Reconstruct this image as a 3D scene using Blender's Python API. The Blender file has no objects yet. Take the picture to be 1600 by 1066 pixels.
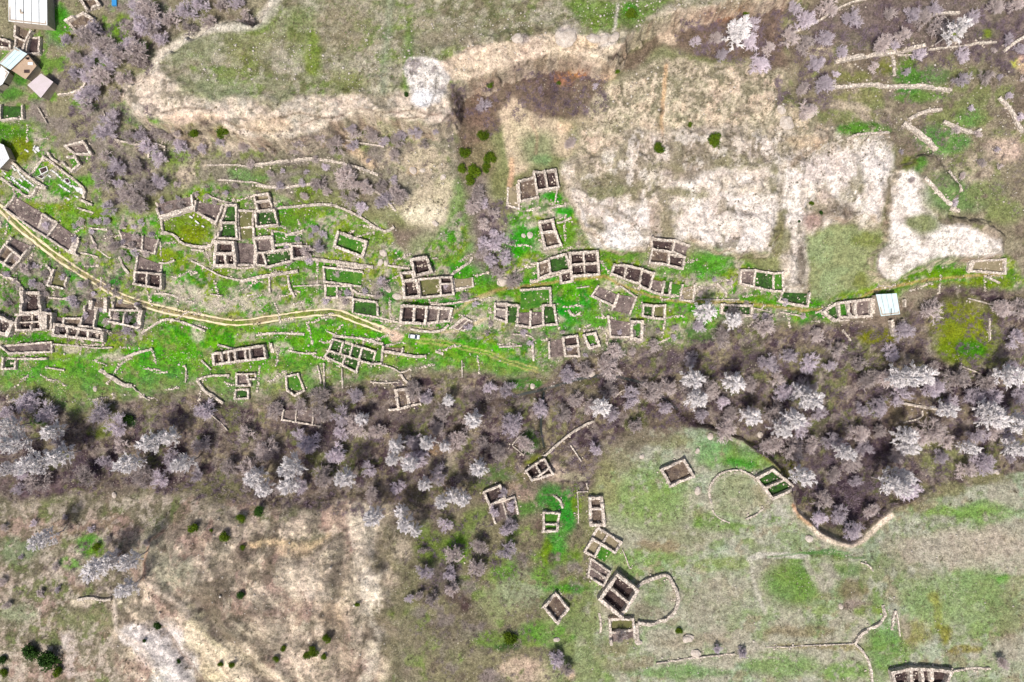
import bpy, math, random
import numpy as np
from mathutils import Vector

random.seed(7)
rng = np.random.default_rng(7)
SC = bpy.context.scene
COL = SC.collection

# ------------------------------------------------------------------ camera, sky, sun, exposure
H = 266.667            # camera height over the village (m)
S = 0.25               # metres per photo pixel at z = 0
cam_d = bpy.data.cameras.new('camera'); cam_d.lens = 24; cam_d.sensor_width = 36
cam_d.clip_start = 1; cam_d.clip_end = 3000
cam = bpy.data.objects.new('camera', cam_d); COL.objects.link(cam)
cam.location = (0, 0, H); cam.rotation_euler = (0, 0, 0)
SC.camera = cam

SUN_EL = math.radians(60); SUN_AZ = math.radians(243)     # azimuth measured counter-clockwise from +X
sx, sy, sz = math.cos(SUN_AZ)*math.cos(SUN_EL), math.sin(SUN_AZ)*math.cos(SUN_EL), math.sin(SUN_EL)
world = bpy.data.worlds.new('World'); SC.world = world; world.use_nodes = True
nt = world.node_tree; bg = nt.nodes['Background']
sky = nt.nodes.new('ShaderNodeTexSky'); sky.sky_type = 'NISHITA'; sky.sun_disc = False
sky.sun_elevation = SUN_EL; sky.sun_rotation = math.pi/2 - SUN_AZ
sky.dust_density = 4.0; sky.air_density = 1.0
nt.links.new(sky.outputs[0], bg.inputs[0]); bg.inputs[1].default_value = 0.065
sun_d = bpy.data.lights.new('sun', 'SUN'); sun_d.energy = 2.7; sun_d.angle = math.radians(7); sun_d.color = (1, .95, .88)
sun = bpy.data.objects.new('sun', sun_d); COL.objects.link(sun)
sun.rotation_euler = Vector((sx, sy, sz)).to_track_quat('Z', 'Y').to_euler()
vs = SC.view_settings; vs.view_transform = 'Standard'; vs.look = 'None'; vs.gamma = 1; vs.exposure = 0.84
vs.use_curve_mapping = False
GAIN = 1.5             # how much brighter a sunlit horizontal surface shows than its albedo

# ------------------------------------------------------------------ small helpers
def lin(c):
    c = np.asarray(c, float)/255.
    return np.where(c <= .04045, c/12.92, ((c+.055)/1.055)**2.4)
def alb(c): return lin(c)/GAIN

_lat = {}
def vnoise(x, y, seed=0):
    if seed not in _lat: _lat[seed] = np.random.default_rng(1000+seed).random((256, 256))
    L = _lat[seed]
    x = np.asarray(x, float); y = np.asarray(y, float)
    xi = np.floor(x).astype(int); yi = np.floor(y).astype(int)
    fx = x-xi; fy = y-yi
    fx = fx*fx*(3-2*fx); fy = fy*fy*(3-2*fy)
    a = L[xi & 255, yi & 255]; b = L[(xi+1) & 255, yi & 255]
    c = L[xi & 255, (yi+1) & 255]; d = L[(xi+1) & 255, (yi+1) & 255]
    return (a*(1-fx)+b*fx)*(1-fy)+(c*(1-fx)+d*fx)*fy
def fbm(x, y, seed=0, octv=4, gain=.5):
    s = 0; a = 1; t = 0
    for o in range(octv):
        s = s + a*vnoise(x*2**o+o*17.3, y*2**o+o*9.1, seed+o); t += a; a *= gain
    return s/t
def sst(a, b, x):
    t = np.clip((x-a)/(b-a), 0, 1); return t*t*(3-2*t)

def seg_dist(x, y, pts, closed):
    d2 = np.full(x.shape, 1e18); n = len(pts); ins = np.zeros(x.shape, bool)
    for i in range(n if closed else n-1):
        ax, ay = pts[i]; bx, by = pts[(i+1) % n]
        ex, ey = bx-ax, by-ay; L2 = ex*ex+ey*ey+1e-9
        t = np.clip(((x-ax)*ex+(y-ay)*ey)/L2, 0, 1)
        d2 = np.minimum(d2, (x-ax-t*ex)**2+(y-ay-t*ey)**2)
        if closed and ay != by:
            c = ((ay > y) != (by > y)) & (x < (bx-ax)*(y-ay)/(by-ay)+ax)
            ins ^= c
    d = np.sqrt(d2)
    return np.where(ins, d, -d) if closed else d

# tiles of the photograph that were measured enlarged: name -> (u0, v0, enlargement)
K4 = 1597/400.; K7 = 1599/225.; K10 = 1599/150.; K6 = 1599/270.
TILES = {'f': (0, 0, 1.)}
for r, v0 in zip('abcd', (0, 267, 533, 799)):
    for c in range(4): TILES[r+str(c+1)] = (400*c, v0, K4)
for n, u0, v0 in (('p1', 0, 330), ('p2', 0, 430), ('p3', 220, 290), ('p4', 380, 290), ('p5', 300, 480), ('p6', 500, 500),
                  ('p7', 600, 390), ('p8', 780, 250), ('p9', 780, 380), ('p10', 930, 360), ('p11', 780, 480)):
    TILES[n] = (u0, v0, K7)
for n, u0, v0 in (('q1', 0, 0), ('q2', 0, 90), ('q3', 0, 220)): TILES[n] = (u0, v0, K10)
for n, u0, v0 in (('r3', 1150, 690), ('r4', 740, 700), ('r5', 620, 600), ('r6', 0, 620), ('r7', 600, 150), ('r8', 160, 150)):
    TILES[n] = (u0, v0, K6)
def T(tile, pts):
    u0, v0, k = TILES[tile]
    return [(u0+x/k, v0+y/k) for x, y in zip(pts[0::2], pts[1::2])]
def F(*a): return list(zip(a[0::2], a[1::2]))

def w_at(u, v, z):                       # photo direction -> point at height z
    k = S*(H-z)/H
    return ((u-800)*k, (533-v)*k)

# ------------------------------------------------------------------ terrain height field (world metres)
CTRL = """0 0 9|100 60 10|60 200 6|0 330 2|200 330 5|150 180 9|200 220 11|400 240 12|600 235 13|750 200 14|880 160 17|1000 120 20
1200 80 22|1400 60 22|1590 60 20|300 100 13|600 60 16|800 30 18|1000 0 20|300 330 7|500 330 7.5|650 330 9|760 320 6|850 300 9
1000 250 15|1150 250 16|1300 250 14|1500 200 15|1590 300 13|100 420 1|300 420 3|500 420 3.5|700 420 3|900 420 3|1050 400 4.5
1200 380 8|1330 400 4|1450 370 9|1590 400 5|0 500 0|200 500 0|400 500 0|600 510 0|800 500 0|1000 490 .5|1200 480 1.5|1400 480 1
1590 470 2|0 580 -2|200 590 -3|400 590 -3|600 600 -4|800 570 -4|1000 560 -4|1200 560 -4|1400 550 -3|1590 560 -3|0 680 -7
200 680 -7|400 690 -7|600 690 -8|750 700 -8|850 640 -8|1000 620 -7|1150 640 -7|1300 680 -7|1450 640 -6|1590 650 -6|0 800 -3
200 800 -2|400 790 -1|600 800 -3|720 800 -6|830 720 -6|900 720 -4|1000 690 -2.5|1100 720 -1|1200 740 -1.5|1300 760 -8.5|1340 800 -8|1450 720 -5
1590 750 -2|0 920 2|200 900 5|300 880 9|450 880 10|600 900 5|700 900 0|850 880 -1|1000 900 0|1200 900 .8|1330 880 .5|1400 900 1|1590 900 2
0 1060 5|200 1060 8|300 1050 9|450 1050 8|600 1050 3|800 1050 1|1000 1050 2|1300 1050 3|1590 1050 4"""
cp = np.array([[float(a) for a in t.split()] for t in CTRL.replace('\n', '|').split('|')])
cw = np.array([[*w_at(u, v, z), z] for u, v, z in cp])
def tps(r2): return np.where(r2 > 0, r2*np.log(r2+1e-12), 0)
n = len(cw); A = np.zeros((n+3, n+3))
A[:n, :n] = tps(((cw[:, None, :2]-cw[None, :, :2])**2).sum(-1))+np.eye(n)*400
A[:n, n] = 1; A[:n, n+1:] = cw[:, :2]; A[n, :n] = 1; A[n+1:, :n] = cw[:, :2].T
wts = np.linalg.solve(A, np.r_[cw[:, 2], 0, 0, 0])
cgx = np.linspace(-205, 205, 165); cgy = np.linspace(-140, 140, 113)
gx, gy = np.meshgrid(cgx, cgy, indexing='ij')
r2 = (gx[..., None]-cw[:, 0])**2+(gy[..., None]-cw[:, 1])**2
coarse = tps(r2)@wts[:n]+wts[n]+wts[n+1]*gx+wts[n+2]*gy
def bil(xs, ys, Z, x, y):
    x = np.clip(x, xs[0], xs[-1]-1e-6); y = np.clip(y, ys[0], ys[-1]-1e-6)
    i = np.clip(np.searchsorted(xs, x, 'right')-1, 0, len(xs)-2); j = np.clip(np.searchsorted(ys, y, 'right')-1, 0, len(ys)-2)
    fx = (x-xs[i])/(xs[i+1]-xs[i]); fy = (y-ys[j])/(ys[j+1]-ys[j])
    return (Z[i, j]*(1-fx)+Z[i+1, j]*fx)*(1-fy)+(Z[i, j+1]*(1-fx)+Z[i+1, j+1]*fx)*fy

def axis(core, step, far):
    a = list(np.arange(0, core+step/2, step)); s = step
    while a[-1] < far: s *= 1.25; a.append(a[-1]+s)
    a = np.array(a); return np.r_[-a[:0:-1], a]
XS = axis(212, .5, 900); YS = axis(146, .5, 900)
GX, GY = np.meshgrid(XS, YS, indexing='ij')
Z = bil(cgx, cgy, coarse, GX, GY)
far = np.maximum(np.abs(GX)-212, np.abs(GY)-146).clip(0)
Z = Z + sst(0, 400, far)*20*(fbm(GX/120, GY/120, 60, 3)-.4)

def cliff(poly, zrim, drop, width, rough=2.0, seed=3, sharp=.6):
    """raise the inside of a rim (photo outline, at height zrim) by drop over a band of width metres"""
    global Z
    pts = [w_at(u, v, zrim) for u, v in poly]
    xs = [p[0] for p in pts]; ys = [p[1] for p in pts]
    m = (GX > min(xs)-width-8) & (GX < max(xs)+width+8) & (GY > min(ys)-width-8) & (GY < max(ys)+width+8)
    x, y = GX[m], GY[m]
    d = seg_dist(x, y, pts, True)
    d = d + rough*(fbm(x/7, y/7, seed, 4, .6)-.5)*2+rough*.5*(np.abs(fbm(x/2.6, y/2.6, seed+4, 3)-.5)*4-.6)
    t = np.clip((d+width)/width, 0, 1)
    t = t**sharp*(1-.0*t)
    Z[m] += drop*sst(0, 1, t)
MESA = F(190,150, 197,130, 238,110, 252,85, 295,56, 330,41, 395,38, 410,22, 432,-2, 440,-90, 1330,-90, 1240,-4, 1190,8, 1120,18, 1060,26,
         1000,48, 975,72, 962,92, 945,104, 912,96, 872,86, 822,90, 800,102, 745,118, 712,130, 702,150, 700,176, 690,188, 660,191, 610,184,
         560,172, 535,182, 498,198, 470,208, 430,212, 380,208, 330,194, 300,188, 250,188, 215,177, 196,164)
cliff(MESA, 25, 10, 2.8, 2.4)
TONGUE = F(1392,272, 1440,252, 1475,300, 1465,345, 1530,355, 1562,372, 1566,398, 1480,401, 1440,413, 1425,424, 1407,443, 1385,438, 1371,420,
           1374,396, 1388,380, 1390,340)
cliff(TONGUE, 9, 3.6, 2.2, 1.6, 5)
ROCK1 = F(880,262, 905,240, 1000,215, 1160,210, 1260,215, 1340,200, 1390,220, 1392,300, 1380,350, 1300,345, 1262,362, 1262,440, 1225,448, 1222,392,
          1196,398, 1150,398, 1112,392, 1085,380, 1040,365, 1005,390, 965,394, 930,374, 905,344, 890,312)
def scarp(line, up, z, drop, decay, seed=11):
    """a low ledge: ground steps up across a photo polyline (towards the offset up) and eases back into the slope"""
    global Z
    pts = [w_at(u, v, z) for u, v in line]; poly = pts+[w_at(u+up[0], v+up[1], z) for u, v in line[::-1]]
    xs = [p[0] for p in poly]; ys = [p[1] for p in poly]
    m = (GX > min(xs)-4) & (GX < max(xs)+4) & (GY > min(ys)-4) & (GY < max(ys)+4)
    x = GX[m]+1.6*(fbm(GX[m]/4, GY[m]/4, seed, 3)-.5); y = GY[m]+1.6*(fbm(GX[m]/4, GY[m]/4, seed+5, 3)-.5)
    ins = sst(-.6, .6, seg_dist(x, y, poly, True)); d = seg_dist(x, y, pts, False)
    e = np.minimum(np.hypot(x-pts[0][0], y-pts[0][1]), np.hypot(x-pts[-1][0], y-pts[-1][1]))
    Z[m] += drop*ins*np.exp(-d/decay)*sst(0, 9, np.minimum(e, np.minimum(seg_dist(x, y, [poly[0], poly[-1]], False), seg_dist(x, y, [poly[len(pts)-1], poly[len(pts)]], False))))
scarp(F(880,285, 892,318, 905,340, 912,358, 935,372, 950,390, 972,396, 990,386, 1008,392, 1018,372, 1034,366), (40,-90), 6, 3.2, 6)
scarp(F(1062,352, 1080,378, 1100,384, 1118,398, 1140,392, 1152,404, 1165,388, 1180,402, 1198,398, 1204,376, 1216,350), (10,-90), 6, 3.0, 6)
scarp(F(1226,380, 1224,420, 1230,448, 1258,448, 1262,425), (5,-90), 5, 2.2, 6)
scarp(F(1265,352, 1290,342, 1318,348, 1345,336, 1372,350, 1386,336), (0,-90), 8, 2.4, 7)
scarp(F(1290,300, 1240,282, 1180,300, 1120,302, 1070,290, 1030,300), (0,-70), 12, 1.6, 5)
scarp(F(1310,196, 1350,210, 1392,206), (0,-50), 14, 1.4, 5)
scarp(F(1410,192, 1440,220, 1465,238, 1500,240, 1520,222), (30,-60), 14, 1.6, 5)
scarp(F(1440,262, 1470,300, 1500,330), (50,-40), 12, 1.6, 5)
scarp(F(1300,140, 1370,134, 1480,142, 1560,140), (0,-40), 17, 1.5, 5)
scarp(F(1300,98, 1400,82, 1560,66), (0,-40), 20, 1.5, 5)
scarp(F(400,262, 480,252, 560,270, 600,285), (0,-30), 10, 1.3, 5)
scarp(F(395,292, 470,290, 540,300, 610,340), (10,-25), 8, 1.2, 5)
scarp(F(1080,662, 1105,668, 1165,688, 1180,700, 1215,728, 1240,775, 1243,795, 1262,812, 1282,832, 1305,842, 1330,847, 1348,838, 1376,812, 1392,800, 1440,775, 1480,755), (-30,110), -1.5, 3.6, 9, 9)
scarp(F(250,825, 232,846, 226,880, 226,905, 240,915, 262,930), (70,0), 7, 1.6, 6)
scarp(F(178,925, 180,950, 182,985, 215,1005, 245,1040, 275,1075), (60,-40), 7, 1.5, 5)
scarp(F(780,175, 800,190, 812,240), (60,0), 12, 1.0, 5)
def carve(pl, z, depth, w):
    global Z
    pts = [w_at(u, v, z) for u, v in pl]
    m = (GX > min(p[0] for p in pts)-w*3) & (GX < max(p[0] for p in pts)+w*3) & (GY > min(p[1] for p in pts)-w*3) & (GY < max(p[1] for p in pts)+w*3)
    x, y = GX[m], GY[m]
    d = seg_dist(x+1.2*(fbm(x/4, y/4, 21, 2)-.5), y+1.2*(fbm(x/4, y/4, 23, 2)-.5), pts, False)
    Z[m] -= depth*np.exp(-(d/w)**2)
CREEK = F(700,690, 745,640, 800,620, 850,608, 905,592, 950,585, 1010,600, 1060,640, 1150,690, 1240,700)
carve(CREEK, -8, 1.6, 2.5)
carve(F(850,610, 846,640, 845,672, 850,700, 830,735), -8, 1.6, 1.6)
carve(F(735,150, 745,230, 745,320, 770,380, 790,430), 8, 3.0, 7)
carve(F(1210,60, 1215,120, 1260,150, 1275,110), 20, 2, 5)
Z += .55*(fbm(GX/9, GY/9, 31, 4)-.5)*2*np.exp(-far/60)
def rough_zone(poly, z, amp, scale, soft, seed):
    global Z
    pts = [w_at(u, v, z) for u, v in poly]
    m = (GX > min(p[0] for p in pts)-soft) & (GX < max(p[0] for p in pts)+soft) & (GY > min(p[1] for p in pts)-soft) & (GY < max(p[1] for p in pts)+soft)
    x, y = GX[m], GY[m]
    w = sst(-soft, soft, seg_dist(x, y, pts, True))
    nz = 1-np.abs(fbm(x/scale, y/scale, seed, 5, .55)*2-1)*2
    Z[m] += w*amp*nz
RIM = F(185,150, 240,105, 330,150, 450,150, 560,140, 640,90, 800,55, 960,40, 985,70, 950,112, 830,100, 760,122, 710,150, 705,190, 600,190, 480,215, 380,220, 250,195)
rough_zone(RIM, 22, 1.5, 5, 2, 41)
rough_zone(ROCK1, 12, 2.2, 10, 5, 43); rough_zone(ROCK1, 12, .8, 3, 4, 44)
rough_zone(TONGUE, 9, .8, 5, 2, 45)
HILL = F(180,960, 225,850, 330,800, 560,780, 620,800, 610,1000, 600,1090, 180,1090)
rough_zone(HILL, 7, 1.6, 11, 8, 47); rough_zone(HILL, 7, .5, 3, 6, 48)
for gl, dp, gw in ((F(262,985, 290,1030, 322,1078), 2.6, 2.6), (F(325,955, 345,985, 372,1012, 425,1070), 2.8, 2.8), (F(385,960, 410,1000, 440,1030, 470,1078), 2.2, 3), (F(598,800, 578,850, 606,900, 574,955, 606,1010, 580,1075), 2.2, 2.6), (F(500,830, 480,880, 462,930, 448,1000), 2.2, 3.4), (F(545,850, 532,900, 520,960, 534,1050), 2.4, 3.2), (F(400,830, 380,880, 350,920, 310,945), 2.0, 3.4), (F(250,900, 290,930, 340,945), 1.6, 3), (F(540,828, 505,852, 470,866), .9, 2)): carve(gl, 8, dp, gw)
rough_zone(F(780,170, 950,100, 1200,100, 1330,170, 1330,230, 900,260, 800,300), 16, .7, 6, 6, 49)

def ground(x, y): return bil(XS, YS, Z, np.asarray(x, float), np.asarray(y, float))
def gz(x, y): return float(ground(np.array([x]), np.array([y]))[0])
def P(u, v, dz=0.):
    """photo pixel -> point dz above the ground it meets"""
    z = gz(*w_at(u, v, 5.))
    for _ in range(12):
        x, y = w_at(u, v, z+dz); z = .5*z+.5*gz(x, y)
    x, y = w_at(u, v, z+dz)
    return x, y, gz(x, y)
# ------------------------------------------------------------------ materials
def nodes(name):
    m = bpy.data.materials.new(name); m.use_nodes = True
    t = m.node_tree; b = t.nodes['Principled BSDF']
    b.inputs['Roughness'].default_value = .9
    b.inputs['Specular IOR Level'].default_value = .15
    return m, t, b
def N(t, typ, **kw):
    n = t.nodes.new(typ)
    for k, v in kw.items():
        if k in n.inputs: n.inputs[k].default_value = v
        else: setattr(n, k, v)
    return n
def noise_n(t, scale, detail=4, rough=.6, coord='Object'):
    tc = N(t, 'ShaderNodeNewGeometry') if coord == 'world' else N(t, 'ShaderNodeTexCoord')
    n = N(t, 'ShaderNodeTexNoise'); n.inputs['Scale'].default_value = scale; n.inputs['Detail'].default_value = detail
    n.inputs['Roughness'].default_value = rough
    t.links.new(tc.outputs['Position' if coord == 'world' else 'Object'], n.inputs['Vector']); return n
def maprange(t, src, a, b, c, d):
    m = N(t, 'ShaderNodeMapRange'); t.links.new(src, m.inputs[0])
    for i, v in enumerate((a, b, c, d)): m.inputs[i+1].default_value = v
    return m.outputs[0]
def mulcol(t, col, fac):
    v = N(t, 'ShaderNodeVectorMath', operation='SCALE'); t.links.new(col, v.inputs[0]); t.links.new(fac, v.inputs['Scale']); return v.outputs[0]
def mixcol(t, fac, a, b):
    m = N(t, 'ShaderNodeMix', data_type='RGBA')
    t.links.new(fac, m.inputs[0])
    for s, i in ((a, 6), (b, 7)):
        if isinstance(s, (tuple, list, np.ndarray)): m.inputs[i].default_value = (*[float(q) for q in s[:3]], 1)
        else: t.links.new(s, m.inputs[i])
    return m.outputs[2]
def bump(t, b, src, strength, dist):
    n = N(t, 'ShaderNodeBump'); n.inputs['Strength'].default_value = strength; n.inputs['Distance'].default_value = dist
    t.links.new(src, n.inputs['Height']); t.links.new(n.outputs[0], b.inputs['Normal'])

def rough_mat(name, c1, c2, scale=1.5, vmin=.7, vmax=1.25, fine=7., bmp=.5, coord='world', rnd=0., stones=0.):
    m, t, b = nodes(name)
    n1 = noise_n(t, scale, 5, .65, coord); n2 = noise_n(t, fine, 3, .6, coord)
    col = mixcol(t, maprange(t, n1.outputs[0], .35, .65, 0, 1), alb(c1), alb(c2))
    f = maprange(t, n2.outputs[0], .3, .7, vmin, vmax)
    if rnd:
        oi = N(t, 'ShaderNodeObjectInfo'); mm = N(t, 'ShaderNodeMath', operation='MULTIPLY')
        t.links.new(f, mm.inputs[0]); t.links.new(maprange(t, oi.outputs['Random'], 0, 1, 1-rnd, 1+rnd), mm.inputs[1]); f = mm.outputs[0]
    if stones:                                # single stones of the wall: each its own tint, dark joints
        g_ = N(t, 'ShaderNodeNewGeometry'); vo = N(t, 'ShaderNodeTexVoronoi'); vo.inputs['Scale'].default_value = stones; t.links.new(g_.outputs['Position'], vo.inputs['Vector'])
        sep = N(t, 'ShaderNodeSeparateColor'); t.links.new(vo.outputs['Color'], sep.inputs[0])
        mm = N(t, 'ShaderNodeMath', operation='MULTIPLY'); t.links.new(f, mm.inputs[0]); t.links.new(maprange(t, sep.outputs[0], 0, 1, .68, 1.2), mm.inputs[1])
        m3 = N(t, 'ShaderNodeMath', operation='MULTIPLY'); t.links.new(mm.outputs[0], m3.inputs[0]); t.links.new(maprange(t, vo.outputs['Distance'], .35, .75, 1.05, .55), m3.inputs[1]); f = m3.outputs[0]
        col = mixcol(t, maprange(t, sep.outputs[1], .55, 1., 0, .55), col, alb((176, 160, 150)))
    t.links.new(mulcol(t, col, f), b.inputs['Base Color'])
    if bmp: bump(t, b, n2.outputs[0], bmp, .15)
    return m

M = {}
M['stone'] = rough_mat('dry_stone', (255,244,230), (242,224,208), .9, .85, 1.15, 4., .8, rnd=.1, stones=1.9)
M['stone_low'] = rough_mat('weathered_stone', (252,240,224), (234,218,202), .8, .85, 1.15, 4., .8, rnd=.1, stones=1.9)
M['dark'] = rough_mat('dark_shaded_earth', (54,42,46), (92,76,72), .5, .5, 1.5, 3.)  # dark soil, made darker by the deep rooms' shade put into its colour
M['brown'] = rough_mat('brown_earth', (92,76,70), (144,128,110), .45, .55, 1.4, 3.)
M['green'] = rough_mat('rank_grass', (44,112,22), (96,136,52), .45, .55, 1.4, 3.)
M['dgreen'] = rough_mat('shaded_grass', (44,62,34), (66,112,40), .45, .5, 1.5, 3.)
M['olive'] = rough_mat('olive_grass', (104,108,62), (126,122,84), .6, .6, 1.3, 5.)
M['scrubf'] = rough_mat('litter_earth', (152,136,130), (98,84,84), .5, .55, 1.4, 3.)
M['dry'] = rough_mat('dry_grass', (166,152,126), (140,130,104), .7, .7, 1.25, 5.)
M['grey'] = rough_mat('grey_earth', (168,156,152), (140,130,126), .7, .7, 1.25, 5.)
M['rock'] = rough_mat('pale_rock', (238,226,214), (205,190,176), .7, .65, 1.15, 4., .9)
M['bark'] = rough_mat('grey_bark', (196,182,184), (160,146,150), 2., .8, 1.2, 8., 0, 'Object', .18)
M['twig'] = rough_mat('lilac_twigs', (250,238,246), (226,212,224), .5, .9, 1.15, 3., 0, 'Object', .28)
M['twig2'] = rough_mat('brown_twigs', (242,228,224), (214,198,196), .5, .88, 1.15, 3., 0, 'Object', .28)
M['poplar'] = rough_mat('pale_poplar_twigs', (255,250,248), (252,246,248), .5, 1.15, 1.3, 3., 0, 'Object', .04)
M['pbark'] = rough_mat('pale_poplar_bark', (226,214,210), (190,178,176), 1., .8, 1.15, 4., 0, 'Object', .1)
M['brush'] = rough_mat('purple_brush', (158,140,152), (104,88,98), .22, .7, 1.25, 1.2, 0)
M['brushg'] = rough_mat('grey_brush', (184,170,162), (128,114,108), .22, .7, 1.25, 1.2, 0)
M['dwarf'] = rough_mat('dwarf_scrub_twigs', (132,120,104), (92,88,66), .15, .7, 1.25, 1.5, 0)
M['tussock'] = rough_mat('dry_tussock', (186,172,142), (140,132,98), .3, .75, 1.2, 1.5, 0)
M['grass'] = rough_mat('grass_blades', (92,156,40), (52,122,24), .2, .75, 1.25, 1.5, 0)
M['leaf'] = rough_mat('bush_leaves', (112,132,24), (64,98,22), .9, .7, 1.3, 4., 0, 'Object', .2)
M['leafd'] = rough_mat('dark_bush_leaves', (46,78,34), (66,98,30), .9, .7, 1.3, 4., 0, 'Object', .15)
M['pebble'] = rough_mat('pale_stones', (240,232,220), (200,188,176), .5, .8, 1.1, 3., .3)
M['track'] = rough_mat('track_dust', (250,236,200), (234,214,176), .35, .86, 1.1, 2.5, .3)
M['grave'] = rough_mat('white_marble', (250,248,246), (226,224,224), 1., .9, 1.05, 5., .1)
M['plaster'] = rough_mat('lime_plaster', (214,198,180), (188,172,156), .9, .8, 1.1, 5., .4)
M['flatroof'] = rough_mat('lilac_concrete', (228,214,220), (216,204,204), .4, .92, 1.06, 3., .2)
M['mudroof'] = rough_mat('mud_roof', (212,186,160), (190,164,142), .5, .85, 1.1, 4., .4)
M['fence'] = rough_mat('pale_rails', (206,196,184), (176,166,156), 1., .8, 1.15, 4., 0)
def metal(name, c, rough=.5):
    m, t, b = nodes(name)
    n = noise_n(t, .6, 4, .6, 'world')
    t.links.new(mulcol(t, mixcol(t, maprange(t, n.outputs[0], .4, .7, 0, 1), lin(c)*.78, lin(c)*.62), maprange(t, n.outputs[0], .2, .8, .9, 1.08)), b.inputs['Base Color'])
    b.inputs['Roughness'].default_value = rough; b.inputs['Specular IOR Level'].default_value = .4
    return m
M['sheet'] = metal('white_sheet_metal', (246, 250, 252))
M['sheetb'] = metal('bluish_sheet_metal', (216, 238, 242))
M['carpaint'] = metal('white_car_paint', (240, 244, 250), .3)
M['glass'] = metal('dark_car_glass', (70, 86, 100), .1)
M['tyre'] = rough_mat('tyre_rubber', (40,40,42), (54,54,54), 2, .9, 1.1, 6, 0)
M['lamp'] = metal('lamp_glass', (225, 225, 220), .15)
M['redlamp'] = metal('red_lamp_glass', (170, 30, 30), .15)
M['tarp'] = metal('blue_sheet', (60, 150, 215), .4)
M['cloth'] = rough_mat('dark_clothing', (38,38,46), (58,52,56), 2, .8, 1.2, 6, 0, 'Object', .3)
M['hair'] = rough_mat('dark_hair', (34,28,26), (50,40,34), 3, .8, 1.2, 8, 0, 'Object')
m_, t_, b_ = nodes('creek_water'); b_.inputs['Base Color'].default_value = (.03, .035, .03, 1); b_.inputs['Roughness'].default_value = .12
b_.inputs['Specular IOR Level'].default_value = .5
nn = noise_n(t_, 1.5, 3, .6, 'world'); bump(t_, b_, nn.outputs[0], .3, .05); M['water'] = m_

# ------------------------------------------------------------------ object helpers
def obj(name, verts, faces, mat, parent=None, loc=None, smooth=False):
    me = bpy.data.meshes.new(name); me.from_pydata([tuple(map(float, v)) for v in verts], [], [tuple(int(i) for i in f) for f in faces]); me.update()
    if mat is not None: me.materials.append(mat)
    if smooth: me.polygons.foreach_set('use_smooth', [True]*len(me.polygons))
    o = bpy.data.objects.new(name, me); COL.objects.link(o)
    if parent is not None: o.parent = parent
    if loc is not None: o.location = loc
    return o
def mesh_np(name, V, Fq, mat, smooth=False):
    V = np.asarray(V, np.float32); Fq = np.asarray(Fq, np.int32); k = Fq.shape[1]
    me = bpy.data.meshes.new(name); me.vertices.add(len(V)); me.vertices.foreach_set('co', V.ravel())
    me.loops.add(Fq.size); me.loops.foreach_set('vertex_index', Fq.ravel())
    me.polygons.add(len(Fq)); me.polygons.foreach_set('loop_start', np.arange(len(Fq), dtype=np.int32)*k)
    try: me.polygons.foreach_set('loop_total', np.full(len(Fq), k, np.int32))
    except Exception: pass
    if smooth: me.polygons.foreach_set('use_smooth', np.ones(len(Fq), bool))
    me.update(calc_edges=True); me.validate()
    if mat is not None: me.materials.append(mat)
    return me
def link(name, me, parent=None, loc=None):
    o = bpy.data.objects.new(name, me); COL.objects.link(o)
    if parent is not None: o.parent = parent
    if loc is not None: o.location = loc
    return o
def empty(name, loc, rz=0, scale=None):
    o = bpy.data.objects.new(name, None); COL.objects.link(o); o.location = loc; o.rotation_euler = (0, 0, rz)
    o.empty_display_size = .5
    if scale is not None: o.scale = scale
    return o
def tag(o, label=None, cat=None, group=None, kind=None):
    if label: o['label'] = label
    if cat: o['category'] = cat
    if group: o['group'] = group
    if kind: o['kind'] = kind
    return o
def boxv(x0, x1, y0, y1, z0, z1, jit=0):
    v = np.array([(x, y, z) for z in (z0, z1) for x, y in ((x0, y0), (x1, y0), (x1, y1), (x0, y1))], float)
    if jit: v += (rng.random(v.shape)-.5)*2*jit
    return v, [(3,2,1,0), (4,5,6,7), (0,1,5,4), (1,2,6,5), (2,3,7,6), (3,0,4,7)]

def tubes(P0, P1, R0, R1, k=3):
    """k-sided tapered sticks -> verts, quads"""
    P0 = np.asarray(P0, float); P1 = np.asarray(P1, float); R0 = np.asarray(R0, float); R1 = np.asarray(R1, float)
    d = P1-P0; d /= np.linalg.norm(d, axis=1, keepdims=True)+1e-9
    up = np.where(np.abs(d[:, 2:3]) > .9, np.array([[1., 0, 0]]), np.array([[0, 0, 1.]]))
    a = np.cross(d, up); a /= np.linalg.norm(a, axis=1, keepdims=True)+1e-9; b = np.cross(d, a)
    n = len(P0); V = np.zeros((n, 2*k, 3)); Fq = np.zeros((n, k, 4), int)
    for i in range(k):
        c, s = math.cos(2*math.pi*i/k), math.sin(2*math.pi*i/k)
        V[:, i] = P0+(a*c+b*s)*R0[:, None]; V[:, k+i] = P1+(a*c+b*s)*R1[:, None]
    off = np.arange(n)*2*k
    for i in range(k):
        j = (i+1) % k
        Fq[:, i] = np.stack([off+i, off+j, off+k+j, off+k+i], 1)
    return V.reshape(-1, 3), Fq.reshape(-1, 4)
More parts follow.
